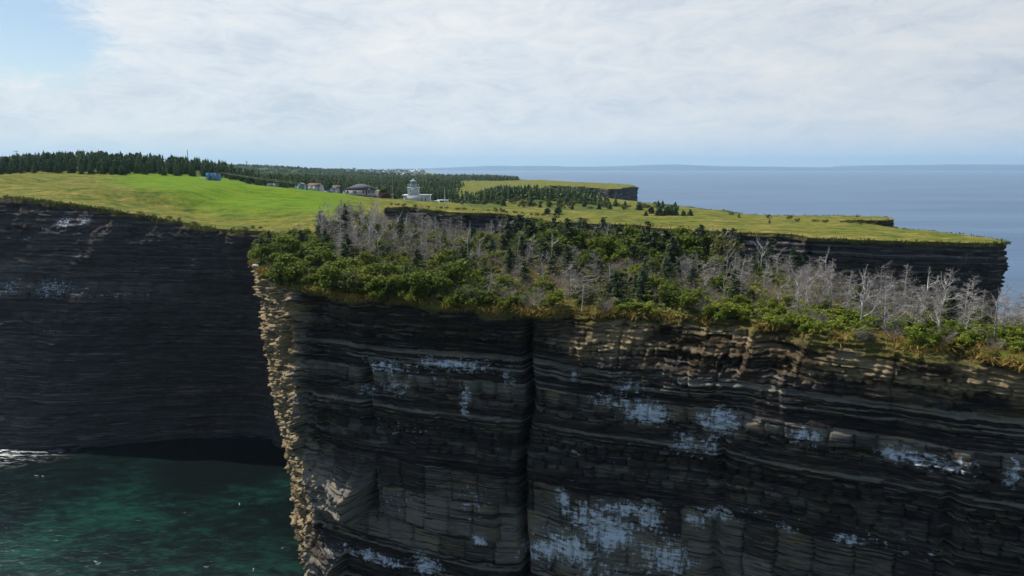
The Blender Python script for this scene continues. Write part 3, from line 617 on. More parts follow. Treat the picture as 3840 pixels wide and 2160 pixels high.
def dead_meshes(seed, h=4.5, style=0):
    r = np.random.default_rng(seed); t = MB(); b = MB()
    lean = r.normal(0, 0.06, 2); n = 9; pts = [np.zeros(3)]
    for i in range(n): pts.append(pts[-1] + np.array([lean[0] + r.normal(0, .05), lean[1] + r.normal(0, .05), 1]) * h / n)
    pts = np.array(pts); tr = 0.085 * h / 4
    t.tube(pts, np.linspace(tr, tr * 0.22, n + 1), 6, r.uniform(.45, .95))
    if style == 0:                                                  # fir skeleton: tiers of level boughs
        z = h * 0.22
        while z < h * 0.98:
            u = z / h; o = np.array([np.interp(z, pts[:, 2], pts[:, 0]), np.interp(z, pts[:, 2], pts[:, 1]), z])
            for j in range(r.integers(3, 6)):
                an = r.uniform(0, 6.28); L = (0.42 * h * (1 - u) ** 0.8 + 0.25) * r.uniform(0.4, 1.0)
                limb(b, r, o, (math.cos(an), math.sin(an), r.uniform(-.15, .3)), L, 0.024 * h / 4, 1 if L > .3 else 0, r.uniform(.25, .95), 3, 9, .12)
            z += h * r.uniform(0.04, 0.07)
    elif style == 1:                                                # forked snag, few thick limbs
        for j in range(7):
            z = h * r.uniform(0.3, 0.95); o = np.array([np.interp(z, pts[:, 2], pts[:, 0]), np.interp(z, pts[:, 2], pts[:, 1]), z]); an = r.uniform(0, 6.28)
            limb(b, r, o, (math.cos(an), math.sin(an), r.uniform(.2, .9)), h * r.uniform(.2, .42), 0.045 * h / 4, 2, r.uniform(.6, 1.0), 4, 4, .5)
    else:                                                           # wind-flagged: boughs mostly to one side, dense twigs
        for j in range(26):
            z = h * r.uniform(0.35, 1.0); o = np.array([np.interp(z, pts[:, 2], pts[:, 0]), np.interp(z, pts[:, 2], pts[:, 1]), z]); an = r.normal(0, 1.1)
            limb(b, r, o, (math.cos(an), math.sin(an), r.uniform(-.05, .35)), h * r.uniform(.16, .40), 0.026 * h / 4, 2, r.uniform(.2, .7), 3, 4, .1)
    return b.mesh('branches'), t.mesh('trunk')
def twig_mesh(seed, h=1.8, wid=1.5):
    r = np.random.default_rng(seed); b = MB()
    for i in range(46):
        an = r.uniform(0, 6.28); e = r.uniform(0.1, 1.0)
        limb(b, r, (r.normal(0, .12), r.normal(0, .12), 0), (math.cos(an) * e, math.sin(an) * e, 0.9), h * r.uniform(.6, 1.1), 0.016, 2, r.uniform(.1, .9), 3, 3, .2)
    return b.mesh('twigs')
def far_conifer(seed, h=8.0, w=3.4, tiers=9, per=9, blobby=0.0):
    r = np.random.default_rng(seed); f = MB(); t = MB(); t.tube([(0, 0, 0), (0, 0, h * .96)], [0.13, 0.03], 4, 0.3)
    for i in range(tiers):
        u = i / tiers; z = h * (0.06 + 0.92 * u); R_ = w / 2 * (1 - u) ** (0.75 - .3 * blobby) * r.uniform(0.82, 1.15) + 0.12
        for j in range(per):
            an = r.uniform(0, 6.28); L = R_ * r.uniform(0.55, 1.15); d = np.array([math.cos(an), math.sin(an), 0]); pd = np.array([-d[1], d[0], 0]) * L * r.uniform(.28, .5)
            hh = h / tiers; o = np.array([0, 0, z + hh * .7]); tip = d * L + [0, 0, z - hh * r.uniform(-.1, .5)]
            m_ = d * L * .55 + [0, 0, z + hh * .25]
            f.add([o, m_ + pd, tip, m_ - pd, m_ * .9 - [0, 0, hh * .5]], [(0, 3, 2, 1), (1, 2, 4), (3, 4, 2)], np.clip(r.normal(.45, .2) + .15 * u, 0, 1))
    f.add([(.1, 0, h * .93), (-.07, .09, h * .93), (-.07, -.09, h * .93), (0, 0, h * 1.03)], [(0, 1, 3), (1, 2, 3), (2, 0, 3)], .5)
    return f.mesh('crown'), t.mesh('trunk'), f
def plant(name, meshes, mats, names, loc, rz, sc, label, cat, group, tilt=0.0, sq=1.0):
    o = empty(name, loc, rz); an_ = random.uniform(.82, 1.22) if 'shrub' in name else 1.0; o.scale = (sc * an_, sc / an_, sc * sq * (random.uniform(.75, 1.2) if 'shrub' in name else 1))
    if tilt: o.rotation_euler = (tilt * random.uniform(-1, 1), tilt * random.uniform(-1, 1), rz)
    for me, ma, nm in zip(meshes, mats, names):
        if not me.materials: me.materials.append(ma)
        link(nm, me, o)
    return tag(o, label, cat, group)
V_sh = [shrub_meshes(100 + i, h=2.3, wid=1.7) for i in range(4)]; V_li = [shrub_meshes(120 + i, h=1.3, wid=1.5, n=1500, flat=.8) for i in range(3)]
V_ol = [shrub_meshes(130 + i, h=1.8, wid=1.5, n=1300, leaf=.07) for i in range(3)]
V_sp = [spruce_meshes(140 + i, h=4.0, wind=w_) for i, w_ in enumerate((.3, .8, 1.2, .5))]
V_de = [dead_meshes(160 + i, h=4.5, style=s_) for i, s_ in enumerate((0, 0, 0, 1, 1, 2, 2, 0, 0, 0, 2, 0))]
V_tw = [twig_mesh(180 + i) for i in range(3)]
V_fc = [far_conifer(190 + i, tiers=t_, per=p_, w=w_, blobby=b_) for i, (t_, p_, w_, b_) in enumerate(((11, 13, 5.0, .2), (10, 14, 5.8, .7), (12, 13, 4.4, .1), (9, 15, 6.6, 1.1), (10, 12, 5.2, .4)))]

def put(kind, x, y, h, label, group, rz=None, v=None, name=None, dz=0.0, squash=1.0):
    z = z1(x, y) + dz; rz = random.uniform(0, 6.28) if rz is None else rz
    K = {'shrub': (V_sh, (L_bush, M_bark), ('foliage', 'stems'), 2.3, 'leafy_shrub', 'shrub'), 'lime': (V_li, (L_lime, M_bark), ('foliage', 'stems'), 1.3, 'low_shrub', 'shrub'),
         'olive': (V_ol, (L_olive, M_twig), ('foliage', 'stems'), 1.8, 'olive_shrub', 'shrub'), 'spruce': (V_sp, (L_spruce, M_bark), ('needles', 'trunk'), 4.0, 'spruce_tree', 'spruce'),
         'dead': (V_de, (M_dead, M_dead), ('branches', 'trunk'), 4.5, 'dead_tree', 'dead tree'), 'fir': ([q[:2] for q in V_fc], (L_far, M_bark), ('crown', 'trunk'), 8.0, 'conifer_tree', 'conifer')}
    if kind == 'twig':
        me = V_tw[random.randrange(3)] if v is None else V_tw[v]
        if not me.materials: me.materials.append(M_twig)
        o = link('bare_bush', me); o.location = (x, y, z - .05); o.rotation_euler = (0, 0, rz); s_ = h / 1.8; o.scale = (s_, s_, s_)
        return tag(o, label, 'bush', group)
    vs_, mats, nms, h0, nm, cat = K[kind]; v = random.randrange(len(vs_)) if v is None else v
    return plant(name or nm, vs_[v], mats, nms, (x, y, z - 0.06), rz, h / h0, label, cat, group, 0.05, squash)

# --- near headland thicket
def zone(a): return 'at the left corner' if a < 1250 else 'below the lighthouse' if a < 1700 else 'left of the solitary spire' if a < 2200 else 'right of the solitary spire' if a < 2650 else 'left of the tallest dead tree' if a < 3200 else 'near the right edge'
fr = resample(near_path[:10], 0.5)[1]
def dfront(x, y): return float(np.sqrt(((fr - (x, y)) ** 2).sum(1)).min())
def dback(x, y): return float(np.sqrt(((be - (x, y)) ** 2).sum(1)).min())
placed = []
def free(x, y, r):
    for a, b, c in placed:
        if (a - x) ** 2 + (b - y) ** 2 < ((r + c) * 0.5) ** 2: return False
    return True
hl = []
tries = 0
R_ = random.Random(5)
cnt = dict(shrub=0, lime=0, olive=0, spruce=0, dead=0, twig=0)
lim_ = dict(shrub=170, lime=190, olive=110, spruce=64, dead=235, twig=190)
def region(x, y): return 1920 + x / y * FPX * 0.99
NAMED = [  # photo column, base row distance, height, kind, variant, label
    (1290, 136, 6.0, 'spruce', 0, 'tall dark spruce with a bare top, highest tree at the left', None),
    (1500, 128, 4.6, 'spruce', 3, 'dark green spruce standing among pale dead trees left of the cove', None),
    (1790, 100, 4.2, 'dead', 3, 'white forked snag in front of the dark cove cliff', None),
    (1970, 96, 5.0, 'dead', 1, 'thin grey dead spire rising beside the cove end', None),
    (2272, 125, 5.6, 'dead', 0, 'solitary bare brown spire standing against the yellow grass behind the thicket', None),
    (2195, 122, 3.4, 'dead', 4, 'broken pale stub beside the solitary bare spire', None),
    (3350, 64.5, 5.9, 'dead', 0, 'tallest silver grey dead tree above the lime shrubs on the right', None),
    (3255, 66, 4.9, 'dead', 3, 'crooked white barked dead tree left of the tallest dead tree', None),
    (3460, 65, 4.8, 'dead', 2, 'grey dead tree with level boughs right of the tallest dead tree', None),
    (3560, 62.5, 4.3, 'dead', 4, 'leaning dead tree with a pale broken bough across its trunk', None),
    (3660, 63, 4.3, 'dead', 1, 'straight dead trunk standing near the right end of the thicket', None),
    (3770, 61.5, 4.6, 'dead', 5, 'wind combed dead tree at the right edge of the view', None),
    (3140, 74, 5.2, 'dead', 1, 'bare tree in front of the shaded promontory cliff, first of the right hand dead stand', None),
    (2600, 92, 3.2, 'dead', 3, 'small white snag like a fish bone in the middle of the thicket', None),
    (2880, 84, 3.0, 'dead', 4, 'twisted white snag between lime shrubs right of centre', None)]
for px, Y, h, kd, v, lab, gp in NAMED:
    x = (px - 1920) / FPX * Y * 1.0 ; put(kd, x, Y, h, lab, gp, v=v, rz=R_.uniform(0, 6)); placed.append((x, Y, 1.6)); cnt[kd] += 1
for it in range(60000):
    x = R_.uniform(-52, 62); y = R_.uniform(50, 178)
    a = region(x, y)
    if a > 4050 or a < 900: continue
    e = dfront(x, y)
    if e > 60 or not inside1(x, y): continue
    be_ = dback(x, y)
    if be_ < 1.0 or e < 0.5: continue
    if y > 128 + 30 * (a < 1700) * 0 and not (a < 1750 and y < 165 - (1500 - a) * 0.02): 
        if y > 150 and not (1280 < a < 2000 and y < 205): continue
        if y > 150 and R_.random() < .5: continue
    if a < 1200 and y > 118 and e > 12: continue
    n = float(fbm(np.array([x / 7.]), np.array([y / 7.]), seed=14)[0]); u = R_.random()
    right = a > 2650 + 40 * n; left = a < 1750
    if right and e < 8.5:
        if e < 1.8 and u < 0.75: continue
        kd = 'lime' if u < .70 else ('olive' if u < .88 else 'twig')
    elif right: kd = 'dead' if u < (.42 if a > 3000 else .24) else ('twig' if u < .54 else ('spruce' if u < .66 else ('olive' if u < .80 else 'shrub')))
    elif left and e < 9: kd = 'shrub' if u < .80 else ('olive' if u < .9 else 'spruce')
    elif left: kd = 'dead' if u < .31 and y > 100 else ('spruce' if u < .43 else ('twig' if u < .58 else ('olive' if u < .8 else 'shrub')))
    else:
        kd = 'lime' if (e < 4 and u < .3) or (n > .25 and u < .5) else ('spruce' if u < .24 + .12 * (n < -.1) else ('dead' if u < .40 else ('shrub' if u < .66 else ('olive' if u < .84 else 'twig'))))
    if y > 138 and kd in ('shrub', 'spruce', 'lime') and a > 1350: kd = R_.choice(('twig', 'olive', 'dead'))
    rad = dict(shrub=2.5, lime=1.45, olive=2.0, spruce=2.0, dead=1.7, twig=1.8)[kd] * (0.8 + y / 300)
    if right: rad *= .85
    if right and kd == 'dead': rad = 1.35
    if cnt[kd] >= lim_[kd] or not free(x, y, rad): continue
    placed.append((x, y, rad)); cnt[kd] += 1
    row = 'front row' if e < 7 else ('middle rows' if e < 20 else 'back rows')
    side = 'at the left corner' if a < 1250 else 'below the lighthouse' if a < 1700 else 'left of the solitary spire' if a < 2200 else 'right of the solitary spire' if a < 2650 else 'left of the tallest dead tree' if a < 3200 else 'near the right edge'
    hh = dict(shrub=R_.uniform(2.4, 3.9) if left else R_.uniform(1.9, 3.0), lime=R_.uniform(1.0, 1.6), olive=R_.uniform(1.6, 2.6), spruce=R_.uniform(2.4, 4.2) + (1.1 if y > 100 else 0), dead=R_.uniform(2.8, 4.8), twig=R_.uniform(1.4, 2.4))[kd]
    if kd == 'dead' and right: hh = R_.uniform(2.6, 4.4) if a < 3250 else R_.uniform(2.9, 4.9)
    if kd == 'dead' and left: hh = R_.uniform(3.4, 5.4)
    if 1440 < a < 2000 and y > 108: hh *= .85
    if right and kd in ('twig', 'olive', 'shrub'): hh *= .8
    lab = dict(shrub='dense green leafy shrub', lime='low yellow green shrub', olive='dull olive shrub', spruce='small dark windswept spruce',
               dead='bare grey dead tree', twig='bush of grey twigs')[kd] + ', %s of near thicket, %s' % (row, side)
    grp = dict(shrub='dark leafy shrubs', lime='low lime shrubs', olive='olive shrubs', spruce='small spruces', dead='dead trees', twig='bare twig bushes')[kd] + ' in the %s %s' % (row, side)
    put(kd, x, y, hh, lab, grp, rz=(R_.normalvariate(0, .7) if kd in ('spruce',) else R_.uniform(0, 6.28)))
    if kd == 'lime' and e < 3: pass
print('thicket', cnt)
for i in range(24):
    px = 1900 + i * 37 + R_.uniform(-8, 8); Y = R_.uniform(112, 134) - max(0, px - 2500) * .07; x = (px - 1920) / FPX * Y
    if not inside1(x, Y): continue
    put('spruce', x, Y, R_.uniform(4.8, 6.8), 'dark spruce in the last row of near thicket, ' + zone(px), 'spruces in the last row of the near thicket, ' + zone(px), rz=R_.normalvariate(0, .7))
for i in range(34):
    px = 1950 + i * 23 + R_.uniform(-8, 8); Y = R_.uniform(108, 128) - max(0, px - 2500) * .07; x = (px - 1920) / FPX * Y
    if inside1(x, Y): put(R_.choice(('shrub', 'olive')), x, Y, R_.uniform(3.8, 5.4), 'broad green bush in the last row of near thicket, ' + zone(px), 'broad bushes at the back of the near thicket, ' + zone(px))
# bushes hanging over the brink at the left end
for i in range(26):
    s0 = 70 + i * 1.28; j = int(np.argmin(np.abs(_s - s0))); x, y = _xy[j]; 
    put('shrub', x + R_.uniform(-.5, .5), y + R_.uniform(.0, .9), R_.uniform(1.9, 2.7), 'dark leafy shrub hanging over the near brink, ' + zone(region(x, y)), 'shrubs hanging over the near brink, ' + zone(region(x, y)), dz=-0.8)
# undergrowth and straw grass (uncountable)
def ground_cover():
    r = np.random.default_rng(9); n = 90000
    x = r.uniform(-52, 62, n); y = r.uniform(50, 175, n); ok = inside(x, y); x, y = x[ok], y[ok]
    a = 1920 + x / y * FPX; k = (a > 900) & (a < 4000) & ((a > 1150) | (y < 160)); x, y = x[k], y[k]
    e = np.array([((fr[::4] - (p, q_)) ** 2).sum(1).min() for p, q_ in zip(x, y)]) ** .5
    k = (e > 0.3) & (e < 62) & ~((x / y < -0.1) & (y > 150)); x, y, e = x[k], y[k], e[k]
    z = zt(x, y) + r.uniform(0.25, 0.75, len(x)); m = MB(); nn = fbm(x / 6, y / 6, seed=19)
    straw = ((e < 3.2) & (x / y > 0.05) & (nn > -.35)) | ((nn > .38) & (x / y > -.05)); g_ = ~straw
    leaves(m, r, np.stack([x, y, z], 1)[g_], 0.20, np.clip(.45 + .6 * nn[g_] + r.normal(0, .18, g_.sum()), 0, 1))
    tag(m.build('undergrowth', L_olive), kind='stuff'); s_ = MB(); xs_, ys_ = x[straw], y[straw]
    for t_ in range(9):
        p = np.stack([xs_ + r.normal(0, .12, len(xs_)), ys_ + r.normal(0, .12, len(xs_)), z[straw] - .15], 1); d = np.stack([r.normal(0, .12, len(xs_)), r.normal(0, .12, len(xs_)), r.uniform(.10, .20, len(xs_))], 1)
        b_ = rdir(r, len(xs_)) * [1, 1, 0] * .02; s_.quads(p, b_, d, r.uniform(0, 1, len(xs_)))
    tag(s_.build('straw_grass', L_straw), kind='stuff')
    # tufts on the rotten ledges and all along the brinks
    t2 = MB(); tg = MB()
    for top, n, hgt in ((top_near, 12000, .17), (top_far, 6000, .34), (top_prom, 5500, .30)):
        i = r.integers(0, len(top), n); p = top[i].copy(); cl_ = fbm(p[:, 0] / 2.5, p[:, 1] / 2.5, seed=29); kk = cl_ > -.15; p, cl_ = p[kk], cl_[kk]
        p[:, :2] += r.normal(0, .45, (len(p), 2)); p[:, 2] += r.uniform(-.5, .15, len(p)); d = np.stack([r.normal(0, .12, len(p)), r.normal(0, .12, len(p)), hgt * r.uniform(.5, 1.2, len(p))], 1)
        (t2 if top is top_near else tg).quads(p, rdir(r, len(p)) * (.05 if top is top_near else .10), d, np.clip(.4 + cl_ * .6, 0, 1))
    tag(t2.build('brink_grass', L_straw), kind='stuff'); tag(tg.build('field_edge_grass', L_olive), kind='stuff')
ground_cover()
for i in range(26):
    px = 1470 + i * 24 + R_.uniform(-10, 10); Y = 229 - max(0, px - 1830) * .085 + R_.uniform(0, 3.5); x = (px - 1920) / FPX * Y
    if inside1(x, Y): put(R_.choice(('olive', 'olive', 'twig')), x, Y, R_.uniform(.7, 1.5), 'low scrub on the rim of the dark cove cliff', 'scrub along the rim of the cove')
for i in range(70):
    j = int(R_.uniform(.10, .49) * len(top_near)); x, y, z = top_near[j]
    put(R_.choice(('lime', 'olive', 'olive', 'twig')), x + R_.uniform(-.5, .8), y + R_.uniform(.2, 1.6), R_.uniform(.45, 1.05), 'small straggling plant on the very brink, ' + zone(region(x, y)), 'small plants on the near brink, ' + zone(region(x, y)), dz=-.1)
# low bushes along the lip of the far cliff and on the open grass
for i in range(34):
    j = int(R_.uniform(0.02, .52) * len(top_far)); x, y, _ = top_far[j]
    put('olive', x + R_.uniform(-.6, .6), y + R_.uniform(.3, 3), R_.uniform(.6, 1.2), 'low dark bush on the grassy lip of the far shaded cliff', 'bushes along the far cliff lip')
for px, py, Y, h in ((2990, 830, 222, 1.6), (2960, 822, 232, 1.5), (3055, 829, 222, 1.4), (3095, 838, 210, 1.5), (3190, 846, 200, 1.5), (3225, 848, 196, 1.3), (2885, 838, 212, 1.8), (2880, 817, 236, 1.4), (2770, 812, 236, 1.8), (2740, 800, 252, 1.3)):
    x = (px - 1920) / FPX * Y; put('olive' if h < 1.7 else 'spruce', x, Y, h, 'low green bush alone on the yellow grass of the promontory' if h < 1.7 else 'small dark spruce alone on the yellow grass of the promontory', 'bushes on the promontory grass' if h < 1.7 else 'small spruces on the promontory grass')

# --- conifers on the left hill
BZ = ['at the far left', 'left of the middle crossarm pole', 'around the middle crossarm pole', 'right of the middle crossarm pole', 'left of the tall plain pole', 'behind the blue hut', 'below the overhead lines']
n_ = 0; pl = []
for it in range(9000):
    y = 268 + 77 * R_.random() ** 1.25; a = R_.uniform(-60, 1085); x = (a - 1920) / FPX * y
    y0 = 274 + 6 * math.sin(a / 90.0) + (max(0, a - 640) / 420) * 22
    if y < y0: continue
    if any((x - p) ** 2 + (y - q_) ** 2 < 2.9 ** 2 for p, q_ in pl): continue
    if n_ >= 262: break
    n_ += 1; pl.append((x, y)); hh = (R_.uniform(4.4, 6.8) if a < 760 else R_.uniform(3.2, 5.0)) * (0.72 if y < y0 + 5 else 1)
    put('fir', x, y, hh, 'dark conifer in the %s of the hill belt, %s' % (('front row', 'rows behind')[y > y0 + 9], BZ[min(4, int((a + 60) / 190)) if a < 700 else (5 if a < 860 else 6)]),
        'hill belt conifers, %s, %s' % (('front row', 'rows behind')[y > y0 + 9], BZ[min(4, int((a + 60) / 190)) if a < 700 else (5 if a < 860 else 6)]))
for px, Y, h in ((8, 262, 5.5), (25, 250, 4.5), (60, 258, 3.5), (12, 238, 4.0)):
    put('fir', (px - 1920) / FPX * Y, Y, h, 'dark conifer apart from the belt at the far left edge of the field', 'conifers at the left edge of the field')
# --- scattered spruces between the lighthouse and the yellow promontory
pl = []
def mid(px, Y, h, lab, grp, v=None): put('fir', (px - 1920) / FPX * Y, Y, h * 1.12, lab, grp, v=v, squash=R_.uniform(.58, .82))
for px, Y, h in ((2052, 222, 3.0), (2092, 222, 3.6), (2420, 216, 2.6), (2470, 218, 3.6), (2500, 219, 4.4), (2530, 218, 3.9), (2560, 216, 3.2), (2585, 217, 3.4), (2440, 226, 3.2), (2515, 228, 3.8)):
    mid(px, Y, h, 'rounded dark spruce standing alone on the open grass' if px < 2100 else 'dark spruce in the clump nearest the yellow grass', 'lone spruces on the open grass' if px < 2100 else 'clump of spruces by the yellow grass', v=(3 if R_.random() < .5 else 1))
c_ = 0
for it in range(6000):
    y = R_.uniform(238, 400); a = R_.uniform(1700, 2560); x = (a - 1920) / FPX * y
    lo = 262 - (a - 1700) / 800 * 26; hi_ = 400 - (a - 1900) / 600 * 100
    if y < lo or y > hi_ or not inside1(x, y) or any((x - p) ** 2 + (y - q_) ** 2 < 3.6 ** 2 for p, q_ in pl): continue
    if c_ > 150: break
    pl.append((x, y)); c_ += 1
    if R_.random() < .40: mid(a, y, R_.uniform(2.4, 4.6), 'dark spruce in the open scrub between lighthouse and sea', 'spruces in the open scrub')
    else: put('olive' if R_.random() < .5 else 'shrub', x, y, R_.uniform(1.5, 2.8), 'round green bush in the scrub between lighthouse and sea', 'bushes in the open scrub')

# --- the far woods: beyond counting
def forest():
    r = np.random.default_rng(31); protos = []
    for i, (t_, p_, w_) in enumerate(((5, 6, 3.6), (4, 6, 4.4), (5, 5, 3.0))):
        f = far_conifer(300 + i, h=7.0, w=w_, tiers=t_, per=p_)[2]; protos.append((np.concatenate(f.v), np.array([len(q) for q in f.f]), f.f, np.array(f.t)))
    N = 26000; u = r.random(N); y = 300 * (3300 / 300) ** u; a = r.uniform(-0.72, 0.17, N); x = a * y
    k = (woodmask(x, y) > r.uniform(.25, .75, N)) & inside(x, y) & (y > np.where(a < -.31, 345, 345 - 60 * ss(-.12, -.06, a)))
    # clearings round the houses
    k &= ~((np.abs(x + 68) < 16) & (y < 345)) & ~((y < 310) & (x < -20))
    k &= fbm(x / y * 30, np.log(y) * 14, seed=44) > -.36
    x, y = x[k], y[k]; vis = 1920 + x / y * FPX; k = (vis > -600) & (vis < 2450); x, y = x[k], y[k]
    z = zt(x, y); m = MB(); VV, LL, TT, n0 = [], [], [], 0
    print('forest', len(x))
    vi = r.integers(0, 3, len(x))
    for j in range(3):
        P_, ls, fs, ts = protos[j]; q = vi == j; X_, Y_, Z_ = x[q], y[q], z[q]; n = len(X_)
        th = r.uniform(0, 6.28, n); s_ = r.uniform(.55, 1.05, n); sw = s_ * np.clip(Y_ / 500, 1, 3.2); c_, s2 = np.cos(th), np.sin(th)
        vx = X_[:, None] + sw[:, None] * (P_[:, 0] * c_[:, None] - P_[:, 1] * s2[:, None]); vy = Y_[:, None] + sw[:, None] * (P_[:, 0] * s2[:, None] + P_[:, 1] * c_[:, None]); vz = Z_[:, None] - .2 + P_[:, 2] * s_[:, None]
        VV.append(np.stack([vx, vy, vz], -1).reshape(-1, 3)); fl = np.concatenate([np.array(w_) for w_ in fs])
        LL.append((np.arange(n)[:, None] * len(P_) + fl[None] + n0).ravel()); n0 += n * len(P_)
        TT.append((np.tile(ls, n), np.clip(np.tile(ts, n) + np.repeat(r.normal(0, .2, n) + .25 * fbm(X_ / 60, Y_ / 60, seed=3), len(ts)), 0, 1)))
    me = bpy.data.meshes.new('forest'); V_ = np.concatenate(VV); L_ = np.concatenate(LL); ls = np.concatenate([a_[0] for a_ in TT])
    me.vertices.add(len(V_)); me.vertices.foreach_set('co', V_.astype(np.float32).ravel()); me.loops.add(len(L_)); me.loops.foreach_set('vertex_index', L_.astype(np.int32))
    me.polygons.add(len(ls)); me.polygons.foreach_set('loop_start', np.concatenate([[0], np.cumsum(ls)[:-1]]).astype(np.int32)); me.polygons.foreach_set('loop_total', ls.astype(np.int32)); me.update(calc_edges=True)
    at = me.attributes.new('tone', 'FLOAT', 'FACE'); at.data.foreach_set('value', np.concatenate([a_[1] for a_ in TT]).astype(np.float32))
    me.materials.append(L_far); tag(link('forest', me), kind='stuff')
forest()

# ------------------------------------------------------------------ buildings
M_white = paint('white_paint', (0.74, 0.76, 0.78)); M_conc = paint('white_concrete', (0.66, 0.69, 0.72), .85, .1); M_glass = paint('window_glass', (0.03, 0.045, 0.06), .12, .05, spec=.6)
M_lglass = paint('lantern_glass', (0.16, 0.24, 0.28), .1, .1, spec=.6); M_grey = paint('grey_shingle', (0.13, 0.13, 0.145), .9, .15, 3); M_brown = paint('brown_shingle', (0.17, 0.11, 0.095), .9, .15, 3)
M_blue = paint('sunlit_blue_paint', (0.05, 0.30, 0.60)); M_bluegrey = paint('grey_blue_board', (0.22, 0.32, 0.52), .8, .18, 4); M_ltblue = paint('pale_blue_siding', (0.30, 0.48, 0.56))  # the hut gets a bright blue and a greyer blue
M_siding = paint('pale_siding', (0.60, 0.58, 0.60)); M_red = paint('dark_red_stain', (0.095, 0.03, 0.025), .85, .2); M_redl = paint('red_rail', (0.30, 0.10, 0.06)); M_wood = paint('weathered_wood', (0.42, 0.36, 0.28), .9, .2, 4)
M_pole = paint('grey_pole', (0.36, 0.36, 0.34), .9, .15); M_metal = paint('pale_metal', (0.5, 0.52, 0.54), .4, .1, metal=.3); M_dark = paint('dark_trim', (0.03, 0.03, 0.035), .6); M_car = paint('car_paint', (0.12, 0.17, 0.26), .3, .05, spec=.5)
M_lime = paint('lime_fabric', (0.30, 0.62, 0.08), .8, .08); M_flagr = paint('red_cloth', (0.62, 0.03, 0.04), .8, .05); M_slab = paint('white_rock', (0.62, 0.60, 0.56), .9, .15); M_board = paint('grey_board', (0.20, 0.23, 0.28), .9, .2, 4)
M_skin = paint('skin', (0.42, 0.26, 0.18), .6, .05); M_cloth = paint('pale_cloth', (0.55, 0.52, 0.30), .9, .1); M_cloth2 = paint('dark_cloth', (0.06, 0.07, 0.12), .9, .1); M_tyre = paint('tyre_rubber', (0.02, 0.02, 0.02), .9)
def at(px, py, Y): p = P(px, py, Y); return p[0], p[1]
def B(name, mat, parent, *boxes):
    m = MB()
    for b in boxes: m.box(*b)
    return m.build(name, mat, parent)
def gable(m, x0, x1, y0, y1, z0, z1, along='x', over=0.25, th=0.12):
    """pitched roof as two slabs plus gable ends"""
    if along == 'x':
        ym = (y0 + y1) / 2; a, b = x0 - over, x1 + over
        for s_ in (-1, 1):
            ye = ym + s_ * ((y1 - y0) / 2 + over); sl_ = (z1 - z0) / ((y1 - y0) / 2); ze = z0 - sl_ * over
            m.add([(a, ym, z1), (b, ym, z1), (b, ye, ze), (a, ye, ze), (a, ym, z1 + th), (b, ym, z1 + th), (b, ye, ze + th), (a, ye, ze + th)], [(0, 1, 2, 3), (7, 6, 5, 4), (0, 4, 5, 1), (1, 5, 6, 2), (2, 6, 7, 3), (3, 7, 4, 0)])
    else:
        xm = (x0 + x1) / 2; a, b = y0 - over, y1 + over
        for s_ in (-1, 1):
            xe = xm + s_ * ((x1 - x0) / 2 + over); sl_ = (z1 - z0) / ((x1 - x0) / 2); ze = z0 - sl_ * over
            m.add([(xm, a, z1), (xm, b, z1), (xe, b, ze), (xe, a, ze), (xm, a, z1 + th), (xm, b, z1 + th), (xe, b, ze + th), (xe, a, ze + th)], [(3, 2, 1, 0), (4, 5, 6, 7), (1, 5, 4, 0), (2, 6, 5, 1), (3, 7, 6, 2), (0, 4, 7, 3)])
    return m
def gwall(m, x0, x1, y0, y1, z0, zr, along):
    if along == 'x':
        ym = (y0 + y1) / 2
        for x_ in (x0, x1): m.add([(x_, y0, z0), (x_, y1, z0), (x_, ym, zr)], [(0, 1, 2)])
    else:
        xm = (x0 + x1) / 2
        for y_ in (y0, y1): m.add([(x0, y_, z0), (x1, y_, z0), (xm, y_, zr)], [(0, 1, 2)])
def window(parent, x0, x1, y, z0, z1, mull=1, frame=M_white, pane=M_glass):
    t_ = .07; m = MB(); m.box(x0 - t_, x0, y - .06, y + .02, z0 - t_, z1 + t_).box(x1, x1 + t_, y - .06, y + .02, z0 - t_, z1 + t_).box(x0, x1, y - .06, y + .02, z1, z1 + t_).box(x0, x1, y - .06, y + .02, z0 - t_, z0)
    for i in range(1, mull + 1):
        xm = x0 + (x1 - x0) * i / (mull + 1); m.box(xm - .03, xm + .03, y - .05, y + .01, z0, z1)
    f = m.build('window', frame, parent); B('pane', pane, f, (x0, x1, y - .02, y + .03, z0, z1)); return f

